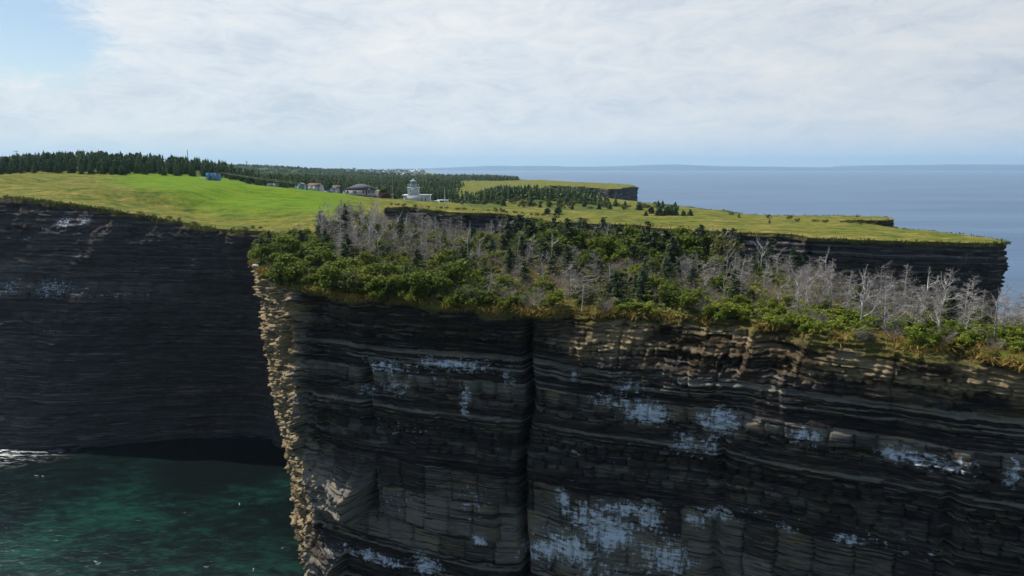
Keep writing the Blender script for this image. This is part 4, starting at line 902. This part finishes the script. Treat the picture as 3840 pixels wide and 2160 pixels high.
def lighthouse():
    Y = 285; x, y = at(1564, 760, Y); z = z1(x, y) - .1
    zr = P(1564, 730, Y)[2]                                         # roof of the low building
    o = empty('lighthouse', (x, y, z), R(2)); H_ = zr - z
    tag(o, 'white square lighthouse tower with glazed lantern on a low flat roofed building', 'lighthouse')
    u = .1045
    m = MB().box(-4.9, 5.1, -3.2, 4.4, 0, H_ - .35); m.build('wall', M_conc, o)
    B('roof_slab', M_white, o, (-5.35, 5.5, -3.6, 4.8, H_ - .35, H_))
    for a in (1.9, 3.4): B('doorway', M_dark, o, (a, a + .28, -3.23, -3.15, H_ - 2.5, H_ - 1.1))
    B('downpipe', M_grey, o, (.6, .7, -3.28, -3.2, 0, H_ - .4))
    tx0, tx1 = -3.35, .75; tc = (tx0 + tx1) / 2; w_ = B('tower', M_conc, o, (tx0, tx1, -2.0, 2.1, H_, H_ + 2.55))
    m = MB().box(tx0 + .98, tx0 + 1.28, -2.05, -1.99, H_ + 1.25, H_ + 1.55).box(tx0 + .3, tx0 + .5, -2.04, -1.99, H_ + 1.1, H_ + 1.3).box(tx0 + 1.35, tx0 + 1.65, -2.05, -1.99, H_ + .1, H_ + .4); m.build('vent', M_dark, w_)
    B('cornice', M_white, o, (tx0 - .3, tx1 + .3, -2.3, 2.4, H_ + 2.55, H_ + 2.82))
    g0 = H_ + 2.82; m = MB()
    for hx in (.55, 1.12):
        m.box(tx0, tx1, -2.1, -2.04, g0 + hx, g0 + hx + .07).box(tx0, tx1, 2.1, 2.16, g0 + hx, g0 + hx + .07).box(tx0, tx0 + .06, -2.1, 2.16, g0 + hx, g0 + hx + .07).box(tx1 - .06, tx1, -2.1, 2.16, g0 + hx, g0 + hx + .07)
    for k_ in range(5):
        xx = tx0 + (tx1 - tx0 - .06) * k_ / 4
        for yy_ in (-2.1, 2.1): m.box(xx, xx + .06, yy_, yy_ + .06, g0, g0 + 1.19)
    m.build('gallery_rail', M_white, o)
    ln = MB().lathe([(1.15, g0), (1.15, g0 + .95)], 8, tc, 0).build('lantern_base', M_ltblue, o)
    B('lantern_door', M_white, o, (tc - 1.12, tc - .80, -1.18, -.4, g0 + .02, g0 + 1.25))
    MB().lathe([(1.08, g0 + .95), (1.08, g0 + 2.35)], 8, tc, 0).build('lantern_glazing', M_lglass, o)
    m = MB()
    for k_ in range(8):
        t_ = k_ * math.pi / 4 + math.pi / 8; cx, cy = tc + 1.12 * math.cos(t_), 1.12 * math.sin(t_); m.box(cx - .04, cx + .04, cy - .04, cy + .04, g0 + .95, g0 + 2.35)
    m.build('mullions', M_white, o)
    MB().lathe([(1.05, g0 + 2.30), (1.32, g0 + 2.34), (1.32, g0 + 2.42), (.2, g0 + 2.98), (.14, g0 + 3.02), (.14, g0 + 3.12), (.22, g0 + 3.22), (.2, g0 + 3.36), (.06, g0 + 3.42)], 16, tc, 0).build('lantern_roof', M_white, o)
lighthouse()

def house():
    Y = 330; x, y = at(1353, 728, Y); zw = P(1353, 711, Y)[2]; z = z1(x, y) - .2; H_ = zw - z
    o = empty('house', (x, y, z)); tag(o, 'pale pink house with a grey hipped roof behind the dark red fence', 'house')
    w_ = 7.05; B('wall', M_siding, o, (-w_, w_, -4, 5, 0, H_))
    m = MB(); e = .45; rx = 1.5
    m.add([(-w_ - e, -4 - e, H_ - .02), (w_ + e, -4 - e, H_ - .02), (w_ + e, 5 + e, H_ - .02), (-w_ - e, 5 + e, H_ - .02), (-rx, .5, H_ + 2.5), (rx, .5, H_ + 2.5)], [(0, 1, 5, 4), (1, 2, 5), (2, 3, 4, 5), (3, 0, 4), (0, 3, 2, 1)])
    m.build('roof', M_grey, o); B('fascia', M_dark, o, (-w_ - e, w_ + e, -4 - e - .04, -4 - e, H_ - .2, H_))
    px2 = lambda q: (q - 1353) * .12
    for a, b, mu in ((1308.5, 1315, 1), (1331.5, 1337, 1), (1339, 1344, 1), (1366.5, 1373, 1), (1387.5, 1395, 1), (1400, 1408, 2)): window(o, px2(a), px2(b), -4.02, H_ - 1.45, H_ - .45, mu)
    d = B('door', M_dark, o, (px2(1378.5), px2(1383.5), -4.06, -3.98, H_ - 2.1, H_ - .35)); B('handle', M_metal, d, (px2(1379), px2(1379) + .06, -4.1, -4.06, H_ - 1.2, H_ - 1.1))
    gm_ = MB(); gwall(gm_, px2(1385), px2(1396), -4.5, -4.42, H_ - .1, H_ + .75, 'y'); gm_.build('porch_gable', M_siding, o)
    gable(MB(), px2(1385), px2(1396), -4.45, -1.5, H_ - .05, H_ + .8, 'y', .2).build('porch_roof', M_grey, o)
house()
# dark red fence, stairs and lookout deck before the house
def pts_line(pxs, Y, dz=0): 
    r = []
    for px in pxs: x = (px - 1920) / FPX * Y; r.append((x, Y, z1(x, Y) + dz))
    return r
def red_fence():
    L_ = [((px - 1920) / FPX * 316, 316, P(px, 724.5 + (px - 1228) * .052, 316)[2] - 1.25) for px in range(1228, 1462, 8)]; o = empty('board_fence', L_[0]); o0 = np.array(L_[0]); m = MB(); rl = MB()
    tag(o, 'long dark red board fence running in front of the pale house', 'fence')
    for i, (a, b) in enumerate(zip(L_[:-1], L_[1:])):
        a = np.array(a) - o0; b = np.array(b) - o0; n = 6
        for j in range(n):
            p = a + (b - a) * (j + .06) / n; q = a + (b - a) * (j + .94) / n; h = 1.25; m.box(p[0], q[0], p[1] - .02, p[1] + .02, p[2] - .9, p[2] + h)
        rl.box(a[0], b[0], a[1] - .06, a[1] - .02, a[2] + 1.0, a[2] + 1.1)
        pm = MB().box(a[0] - .05, a[0] + .05, a[1] - .05, a[1] + .05, a[2] - .4, a[2] + 1.4); pm.build('fence_post', M_red, o)
    m.build('fence_boards', M_red, o); rl.build('rail', M_redl, o)
red_fence()
def deck():
    Y = 300; x, y = at(1443, 738, Y); z = P(1443, 740, Y)[2]; o = empty('lookout_deck', (x, y, z)); tag(o, 'dark red wooden lookout deck with a rail and a stair between house and lighthouse', 'deck')
    B('platform', M_red, o, (-2.0, 1.0, -1.5, 2, 1.9, 2.1)); B('skirt', M_red, o, (-2.6, 2.2, -1.2, 1.8, -1.5, 1.5)); B('wall', M_red, o, (-1.9, .9, -.2, 0, 2.1, 3.3)); B('rail', M_redl, o, (-2.1, 1.1, -1.5, -1.4, 3.3, 3.45), (-2.1, 1.1, 1.9, 2.0, 3.1, 3.2))
    for a in (-2, -1, 0, .95): B('post', M_red, o, (a - .05, a + .05, -1.5, -1.4, 0, 3.3))
    m = MB()
    for i in range(9): m.box(.9 + i * .24, 1.2 + i * .24, -1.6, -.6, 1.9 - i * .22, 1.97 - i * .22)
    m.build('stair', M_redl, o); m = MB(); m.tube([(1.0, -1.6, 2.8), (3.1, -1.6, .9)], .05, 5); m.build('handrail', M_redl, o)
deck()
def shed(px, py, Y, w_, d, hw, hr, mw, mr, label, along, rz=0, win=None, doors=0, endc=None):
    x, y = at(px, py, Y); z = P(px, py, Y)[2]; o = empty('shed', (x, y, z), rz); tag(o, label, 'shed')
    m = MB().box(-w_ / 2, w_ / 2, -d / 2, d / 2, -1.8, hw); gwall(m, -w_ / 2, w_ / 2, -d / 2, d / 2, hw, hw + hr, along); m.build('wall', mw, o)
    gable(MB(), -w_ / 2, w_ / 2, -d / 2, d / 2, hw, hw + hr, along).build('roof', mr, o)
    m = MB()
    for sx in (-1, 1): m.box(sx * w_ / 2 - .06, sx * w_ / 2 + .06, -d / 2 - .04, -d / 2 + .02, 0, hw)
    m.build('corner_trim', M_dark, o)
    if win: window(o, win[0], win[1], -d / 2 - .02, hw * .45, hw * .85, 2)
    for i in range(doors):
        a = -w_ / 2 + .3 + i * 2.1; dr_ = B('door', M_white, o, (a, a + 2.0, -d / 2 - .05, -d / 2 + .01, .05, hw - .12)); B('handle', M_dark, dr_, (a + 1.8, a + 1.86, -d / 2 - .09, -d / 2 - .05, .9, 1.15))
    return o
o = shed(1130, 711, 298, 2.9, 2.6, 1.9, .75, M_ltblue, M_grey, 'small pale blue gabled shed with one dark window beside the wire post', 'y', R(-14), (-.35, .5))
B('porch', M_white, o, (-2.2, -1.5, -1.1, 1.1, 0, 1.3)); B('porch_roof', M_brown, o, (-2.3, -1.5, -1.3, 1.3, 1.75, 1.9))
shed(1184, 717, 298, 5.6, 3.4, 2.1, 1.05, M_siding, M_brown, 'long whitish shed with a brown roof and wide doors left of the parked car', 'x', R(-22), None, 2)
shed(1250, 722, 306, 2.2, 2.2, 1.5, .8, M_siding, M_grey, 'little pale shed with a grey roof partly covered by white tarpaulin', 'y', R(-10))
shed(1262, 716, 318, 2.8, 2.4, 1.4, .9, M_siding, M_brown, 'brown roofed hut just behind the tarpaulined shed', 'x', R(15))
x, y = at(1254, 718, 304.2); tz = z1(x, y); m = MB(); m.add([(-1.0, 0, 1.2), (.9, -.1, 1.9), (1.1, 1.2, 1.9), (-.7, 1.2, 1.3), (-1.1, -.4, .7), (.7, -.5, 1.2)], [(0, 1, 2, 3), (4, 5, 1, 0)]); 
t_ = m.build('tarpaulin', M_white); t_.location = (x, y, tz); t_.modifiers.new('thickness', 'SOLIDIFY').thickness = .04; tag(t_, 'white tarpaulin stretched over the front of the little grey roofed shed', 'tarpaulin')
x, y = at(1217, 716, 299); m = MB().lathe([(.12, .0), (.12, .35), (.5, .5), (.68, .85), (.68, 1.25), (.5, 1.6), (.15, 1.75)], 12); t_ = m.build('gas_tank', M_white); t_.location = (x, y, z1(x, y)); tag(t_, 'round white tank standing between the brown roofed shed and the parked car', 'tank')
def vehicle(name, px, py, Y, L_, W_, H_, matb, label, cat, rz=0, van=False, dz=0):
    x, y = at(px, py, Y); o = empty(name, (x, y, z1(x, y) + dz), rz); tag(o, label, cat)
    if van: prof = [(-L_/2, .35), (L_/2, .35), (L_/2, H_ * .5), (L_ * .40, H_ * .62), (L_ * .30, H_), (-L_/2 + .1, H_), (-L_/2, H_ * .9)]
    else: prof = [(-L_/2, .35), (L_/2, .35), (L_/2, H_ * .52), (L_ * .28, H_ * .6), (L_ * .14, H_), (-L_ * .36, H_), (-L_ * .47, H_ * .62), (-L_/2, H_ * .55)]
    n = len(prof); v = [(a, -W_/2, b) for a, b in prof] + [(a, W_/2, b) for a, b in prof]
    MB().add(v, [tuple(range(n)), tuple(range(2 * n - 1, n - 1, -1))] + [(i, i + n, (i + 1) % n + n, (i + 1) % n) for i in range(n)]).build('body', matb, o)
    B('side_window', M_glass, o, (-L_ * .33, L_ * .12, -W_/2 - .02, -W_/2 + .01, H_ * .64, H_ * .9)); B('side_window', M_glass, o, (-L_ * .33, L_ * .12, W_/2 - .01, W_/2 + .02, H_ * .64, H_ * .9))
    for sx in (-.31, .31):
        for sy in (-1, 1):
            w2 = MB(); w2.tube([(L_ * sx, sy * (W_/2 - .2), .33), (L_ * sx, sy * (W_/2 + .02), .33)], .33, 12); ww = w2.build('wheel', M_tyre, o); MB().tube([(L_ * sx, sy * (W_/2 + .02), .33), (L_ * sx, sy * (W_/2 + .04), .33)], .17, 8).build('rim', M_metal, ww)
    for sy in (-.35, .35): B('headlight', M_white, o, (L_/2 - .01, L_/2 + .03, W_ * sy - .15, W_ * sy + .15, H_ * .38, H_ * .46))
    return o
vehicle('parked_car', 1230, 719, 303, 4.2, 1.8, 1.75, M_car, 'blue grey parked car with dark windows beside the white tank', 'car', R(200))
vehicle('camper_van', 1656, 757, 291, 5.4, 2.1, 2.3, M_white, 'white camper van parked behind the lighthouse pole', 'van', R(178), True, -.1)
vehicle('parked_car', 1638, 760, 284, 3.9, 1.75, 1.5, M_white, 'low white car parked in front of the camper van by the lighthouse', 'car', R(6), False, .1)

def blue_hut():
    Y = 256; x, y = at(801, 675, Y); z = z1(x, y); u = .0935; o = empty('blue_hut', (x, y, z)); tag(o, 'bright blue open fronted hut on a white platform at the top of the green field', 'hut')
    B('platform', M_white, o, (-1.6, 2.75, -1.3, 1.4, 0, .16)); B('side_panel', M_blue, o, (-2.1, -.68, -.95, -.8, .1, 2.85)); B('back_panel', M_bluegrey, o, (.15, 2.05, -.9, -.75, .16, 2.65))  # left panel's brighter blue paints in the sun on that side
    B('wall', M_blue, o, (-2.1, -2.0, -.8, 1.2, .1, 2.8), (1.95, 2.05, -.75, 1.2, .16, 2.6), (-2.0, 1.95, 1.1, 1.2, .16, 2.7))
    B('roof', M_board, o, (-.68, 2.2, -1.0, 1.35, 2.7, 2.85)); B('door_frame', M_redl, o, (-.66, -.56, -.98, -.9, .16, 2.8), (-.56, .1, -.98, -.9, 2.4, 2.5)); B('post', M_white, o, (.02, .13, -1.0, -.9, .16, 2.65))
    m = MB(); m.tube([(-.5, -.9, .2), (.0, -.9, 1.6)], .05, 4); m.build('brace', M_wood, o)
blue_hut()
def picnic():
    x, y = at(765, 679, 252); z = z1(x, y); o = empty('picnic_table', (x, y, z), R(-4)); tag(o, 'white timber picnic table on the grass left of the blue hut', 'table')
    B('tabletop', M_white, o, (-1.3, 1.3, -.4, .4, 1.0, 1.08)); B('bench', M_white, o, (-1.3, 1.3, -1.0, -.72, .55, .62)); B('bench', M_white, o, (-1.3, 1.3, .72, 1.0, .55, .62))
    for sx in (-1, 1):
        m = MB(); m.tube([(sx, -.85, 0), (sx, -.25, 1.0)], .07, 4); m.tube([(sx, .85, 0), (sx, .25, 1.0)], .07, 4); m.box(sx - .04, sx + .04, -.95, .95, .48, .56); m.build('leg', M_white, o)
picnic()
def lines():
    x0, y0 = at(830, 645, 262); a = np.array((x0, y0, P(830, 647, 262)[2])); x1_, y1_ = at(1107, 683, 294); b = np.array((x1_, y1_, P(1107, 683, 294)[2]))
    for k_, dz_ in enumerate((0, -.45)):
        m = MB(); u = np.linspace(0, 1, 30); p = a + (b - a) * u[:, None]; p[:, 2] += dz_ * (0.3 + u) - (.55 + .2 * k_) * 4 * u * (1 - u) * .35; m.tube(p - a, .075, 5)
        o = m.build('overhead_line', M_wood); o.location = a; tag(o, ('upper' if k_ == 0 else 'lower') + ' of the two pale lines sagging from the blue hut to the shed post', 'cable')
    z = z1(x1_, y1_); m = MB().tube([(0, 0, -.2), (0, 0, b[2] - z + .1)], [.12, .1], 6); o = empty('line_post', (x1_, y1_, z)); m.build('pole', M_wood, o); MB().tube([(0, 0, b[2] - z), (1.4, 0, b[2] - z - .8)], .07, 4).build('stay', M_wood, o)
    tag(o, 'short wooden post with a slanting stay beside the pale blue shed', 'post')
lines()
def board_hut():
    x, y = at(1020, 694, 272); z = z1(x, y) - .3; o = empty('board_shelter', (x, y, z), R(-8)); tag(o, 'low grey board shelter at the end of the conifers behind the field', 'shelter')
    B('wall', M_board, o, (-2.0, 1.7, -.1, 1.6, 0, 1.9)); B('roof', M_grey, o, (-2.1, 1.8, -.2, 1.7, 1.9, 2.02)); B('sheet', M_metal, o, (.3, 1.6, -.16, -.1, .2, 1.9))
board_hut()
for px, py in ((1053, 697), (1067, 702)):
    x, y = at(px, py, 282); o = B('white_board', M_white, None, (-1.0, 1.0, -.2, .2, 0, .12)); o.location = (x, y, z1(x, y) + (.5 if px < 1060 else .3)); o.rotation_euler = (0, R(7), R(-20)); tag(o, ('upper left' if px < 1060 else 'lower right') + ' of two white boards lying in the scrub left of the sheds', 'board')
    # timber stacks they lie on
def pole(px, ytop, Y, r_, label, cross=0, mat=M_pole, cat='pole', ybase=None, name='utility_pole'):
    x, y = at(px, ytop, Y); zt_ = P(px, ytop, Y)[2]; z = z1(x, y) - .3; o = empty(name, (x, y, z)); tag(o, label, cat)
    MB().tube([(0, 0, 0), (0, 0, zt_ - z)], [r_, r_ * .75], 7).build('shaft', mat, o)
    if cross: B('crossarm', mat, o, (-cross, cross, -.08, .08, zt_ - z - .3, zt_ - z - .12)); MB().lathe([(.06, zt_ - z - .12), (.08, zt_ - z)], 6, cross * .9).build('insulator', M_white, o); MB().lathe([(.06, zt_ - z - .12), (.08, zt_ - z)], 6, -cross * .9).build('insulator', M_white, o)
    else: MB().box(-.12, .12, -.2, .0, zt_ - z - 1.0, zt_ - z - .6).build('bracket', M_metal, o)
    return o
pole(60, 566, 330, .16, 'pole with a crossarm above the conifers at the far left', 1.0); pole(315, 566, 335, .14, 'pole with a crossarm standing over the middle of the conifer belt', .9)
pole(702, 562, 330, .17, 'tall plain pole rising above the conifers left of the blue hut'); pole(925, 605, 420, .24, 'grey pole behind the conifers right of the blue hut', .5)
pole(1187, 630, 330, .13, 'thin pale pole standing behind the brown roofed shed'); pole(1472, 658, 330, .15, 'thin pale pole right of the dark red deck')
pole(1667, 704, 276, .13, 'white pole standing beside the camper van', mat=M_white); pole(1756, 713, 268, .09, 'slender grey pole at the edge of the spruces right of the vehicles')
x, y = at(1415, 738, 286); z = z1(x, y) - .2; o = empty('flagpole', (x, y, z)); tag(o, 'white flagpole flying a red and white flag before the house', 'flagpole'); hp = P(1415, 701, 286)[2] - z
MB().tube([(0, 0, 0), (0, 0, hp)], [.07, .05], 6).build('shaft', M_white, o)
fl = B('flag', M_white, o, (-.48, -.20, -.02, .02, hp - .75, hp - .15)); B('red_band', M_flagr, fl, (-.72, -.48, -.021, .021, hp - .75, hp - .15), (-.20, .0, -.021, .021, hp - .75, hp - .15))
mlf = MB(); mlf.add([(-.34, -.03, hp - .28), (-.29, -.03, hp - .42), (-.24, -.03, hp - .45), (-.32, -.03, hp - .58), (-.34, -.03, hp - .66), (-.36, -.03, hp - .58), (-.44, -.03, hp - .45), (-.39, -.03, hp - .42)], [(0, 7, 6, 5, 4, 3, 2, 1)]); mlf.build('leaf_emblem', M_flagr, fl)
x, y = at(1420, 738, 283); z = z1(x, y) - .2; o = empty('parasol', (x, y, z)); tag(o, 'open lime green parasol beside the flagpole', 'parasol'); hp = P(1420, 716, 283)[2] - z
MB().tube([(0, 0, 0), (0, 0, hp)], .04, 6).build('pole', M_white, o); MB().lathe([(.78, hp - .12), (.8, hp - .08), (.4, hp + .22), (.03, hp + .36)], 8).build('canopy', M_lime, o)
x, y = at(1469, 737, 290); o = B('utility_box', M_siding, None, (-.5, .5, -.4, .4, -.2, .8)); MB().box(-.54, .54, -.44, .44, .8, .88).build('lid', M_metal, o); o.location = (x, y, z1(x, y)); tag(o, 'pale utility box at the right foot of the dark red deck', 'box')
for px, lab, h_ in ((1733, 'grey leaning information board by the brink right of the vehicles', 1.0), (1763, 'short paired posts right of the information board', .7)):
    x, y = at(px, 772, 252); o = empty('sign_board' if h_ == 1.0 else 'marker_post', (x, y, z1(x, y))); tag(o, lab, 'sign' if h_ == 1.0 else 'post')
    if h_ == 1.0: B('panel', M_board, o, (-.45, .45, -.05, .0, .35, 1.35)); B('leg', M_wood, o, (-.4, -.32, 0, .06, -.1, 1.2)); B('leg', M_wood, o, (.32, .4, 0, .06, -.1, 1.2))
    else: B('post', M_white, o, (-.2, -.12, -.04, .04, -.1, .8)); B('post', M_wood, o, (.12, .2, -.04, .04, -.1, .7))

# ------------------------------------------------------------------ people
def person(px, py, Y, label, top, pose='stand', rz=0, z=None):
    x, y = at(px, py, Y); z = z1(x, y) + .15 if z is None else z
    sit = pose == 'sit'; hip = .18 if sit else .92
    J = {'hip': (0, 0, hip), 'chest': (0, .05 if sit else 0, hip + .34), 'neck': (0, .02, hip + .58), 'head': (0, 0, hip + .70), 'crown': (0, 0, hip + .84)}
    V = list(J.values()); E_ = [(0, 1), (1, 2), (2, 3), (3, 4)]; Rr = [.14, .15, .055, .095, .07]
    def chain(st, pts, rs):
        i = st
        for p, r_ in zip(pts, rs): V.append(p); Rr.append(r_); E_.append((i, len(V) - 1)); i = len(V) - 1
    for s_ in (-1, 1):
        chain(1, [(s_ * .17, 0, hip + .5), (s_ * .25, -.03, hip + .24), (s_ * .22, -.22 if sit else -.06, hip + .02), (s_ * .21, -.27 if sit else -.08, hip - .08 if not sit else hip + .02)], [.06, .045, .034, .036])
        if sit: chain(0, [(s_ * .10, -.05, hip), (s_ * .14, -.42, hip + .22), (s_ * .15, -.62, hip - .10), (s_ * .15, -.76, hip - .12)], [.09, .062, .045, .04])
        else: chain(0, [(s_ * .09, 0, hip - .06), (s_ * .10, -.03 * s_, .5), (s_ * .11, .03, .08), (s_ * .11, -.12, .03)], [.09, .062, .042, .04])
    me = bpy.data.meshes.new('person'); me.from_pydata(V, E_, []); o = link('person', me); o.location = (x, y, z); o.rotation_euler = (0, 0, rz)
    mod = o.modifiers.new('skin', 'SKIN'); 
    for sv, r_ in zip(me.skin_vertices[0].data if me.skin_vertices else [], Rr): sv.radius = (r_, r_)
    o.modifiers.new('sub', 'SUBSURF').render_levels = 1; me.materials.append(top)
    h = MB().lathe([(.085, hip + .72), (.1, hip + .80), (.07, hip + .89), (.02, hip + .92)], 8).build('hair', M_dark, o)
    f = MB().lathe([(.05, hip + .62), (.085, hip + .66), (.096, hip + .74)], 8, 0, -.012).build('face', M_skin, o)
    return tag(o, label, 'person')
person(1691, 768, 268, 'person in a pale top standing on the grass right of the white pole', M_cloth)
person(3211, 812, 243, 'left of two people sitting on the far edge of the promontory', M_cloth2, 'sit', 1.0)
person(3219, 812, 243, 'right of two people sitting on the far edge of the promontory', M_flagr, 'sit', -.6)
person(1395, 733, 309, 'person in pale clothes standing before the dark red fence', M_cloth)

# ------------------------------------------------------------------ village on the far slope
def village():
    r = random.Random(12); wm, rm = None, None
    spots = [(1313, 641), (1343, 643), (1372, 647), (1494, 643), (1506, 643), (1523, 649), (1527, 647), (1545, 650), (1551, 648), (1560, 650), (1500, 654), (1450, 645), (1425, 646), (1465, 642), (1480, 646), (1580, 648), (1590, 647), (1565, 655), (1552, 656), (1535, 652), (1510, 650), (1488, 650), (1470, 651), (1440, 650), (1400, 641), (1290, 640), (1540, 644), (1572, 644), (858, 624), (1128, 636), (1335, 638), (1516, 655)]
    for i, (px, py) in enumerate(spots):
        Y = {0: 1700}.get(i, 1500 + (656 - py) * 60 + r.uniform(-40, 40)); x = (px - 1920) / FPX * Y; zv = P(px, py + 1, Y)[2]; z = max(z1(x, Y) - 1, zv - 3)
        s_ = r.uniform(.7, 1.15) * Y / 1700; wv = 4.5 * s_; 
        if wm is None:
            a = MB().box(-4.5, 4.5, -3.5, 3.5, 0, 5.2); gwall(a, -4.5, 4.5, -3.5, 3.5, 5.2, 8.2, 'y'); wm = a.mesh('wall'); wm.materials.append(M_white); rm = gable(MB(), -4.5, 4.5, -3.5, 3.5, 5.2, 8.2, 'y', .4, .3).mesh('roof'); rm.materials.append(M_grey)
        o = empty('village_house', (x, Y, z), r.uniform(-.7, .7)); o.scale = (s_, s_, s_ * 1.15)
        link('wall', wm, o); rr_ = link('roof', rm, o)
        if i % 2: rr_.material_slots[0].link = 'OBJECT'; rr_.material_slots[0].material = M_siding
        tag(o, 'large white house highest on the wooded slope beyond the pale house' if i == 0 else ('white house in the village on the far wooded slope' if px > 1340 else 'white house scattered among the woods far left of the village'), 'house', None if i == 0 else ('houses of the far village' if px > 1340 else 'scattered houses in the far woods'))
village()
Y = 2380; x = (822 - 1920) / FPX * Y; o = empty('long_building', (x, Y, P(822, 622, Y)[2] - 6)); B('wall', M_board, o, (-14, 14, -8, 8, 0, 13)); B('roof', M_siding, o, (-15, 15, -9, 9, 13, 14.2)); tag(o, 'long flat roofed building on the skyline above the blue hut', 'building')

# ------------------------------------------------------------------ gulls and the pale slab at the brink
gv = None
for i, (px, py) in enumerate(((137, 1783), (160, 1785), (360, 2106), (368, 2113), (898, 1890), (774, 2125), (950, 2136), (1061, 2054))):
    dn = -(P(px, py, 1)[2] - CH); Y = (CH - .12) / dn; x = P(px, py, Y)[0]; m = None
    if gv is None:
        m = MB(); m.tube([(-.30, 0, .02), (-.18, 0, .05), (0, 0, .06), (.16, 0, .10), (.24, 0, .17), (.32, 0, .17), (.38, 0, .16)], [.02, .07, .10, .08, .05, .05, .015], 8)
        gv = m.mesh('gull'); gv.materials.append(M_white); gw = MB(); gw.add([(-.28, .05, .12), (.12, .09, .14), (.12, .02, .19), (-.34, .01, .15)], [(0, 1, 2, 3)]); gw.add([(-.28, -.05, .12), (.12, -.09, .14), (.12, -.02, .19), (-.34, -.01, .15)], [(3, 2, 1, 0)]); gwm = gw.mesh('wings'); gwm.materials.append(M_metal); bk = MB().tube([(.37, 0, .16), (.45, 0, .14)], [.018, .004], 5).mesh('beak'); bk.materials.append(M_cloth)
    o = link('gull', gv); o.location = (x, Y, 0.0); o.rotation_euler = (0, 0, R_.uniform(0, 6)); link('wings', gwm, o); link('beak', bk, o)
    tag(o, ['left gull of the pair resting on the water near the foam', 'right gull of the pair resting on the water near the foam', 'upper gull of the pair on the green water at the bottom left', 'lower gull of the pair on the green water at the bottom left', 'lone gull on the dark water beside the cliff corner', 'lone gull on the green water at the bottom of the view', 'gull on dark water nearest the foot of the lit corner', 'gull floating close under the lit cliff corner'][i], 'gull')
m = MB(); r = np.random.default_rng(3); n = 14; th_ = np.sort(r.uniform(0, 6.28, n)); rr = r.uniform(.6, 1.0, n)
v = [(1.6 * rr[i] * math.cos(th_[i]), .9 * rr[i] * math.sin(th_[i]), z_ + .04 * math.sin(i)) for z_ in (0, .28) for i in range(n)]
m.add(v, [tuple(range(n))[::-1], tuple(range(n, 2 * n))] + [(i, (i + 1) % n, (i + 1) % n + n, i + n) for i in range(n)]); o = m.build('rock_slab', M_slab); c = top_near[int(np.argmin(np.abs(top_near[:, 0] + 35.4) + np.abs(top_near[:, 1] - 101)))]
o.location = (c[0] + .2, c[1] + .1, c[2] + .02); tag(o, 'flat whitish rock slab sticking out at the top left corner of the near cliff', 'rock')

# ------------------------------------------------------------------ air
hb = MB().box(-14000, 22000, -200, 26500, -3, 420).mesh('haze'); hm = bpy.data.materials.new('haze_air'); hm.use_nodes = True; hn = hm.node_tree; hn.nodes.clear()
pv = hn.nodes.new('ShaderNodeVolumePrincipled'); pv.inputs['Color'].default_value = (0.56, 0.80, 1.0, 1); pv.inputs['Density'].default_value = 6.0e-5; pv.inputs['Anisotropy'].default_value = 0.25
ho = hn.nodes.new('ShaderNodeOutputMaterial'); hn.links.new(pv.outputs[0], ho.inputs['Volume']); hb.materials.append(hm); tag(link('haze', hb), kind='stuff')
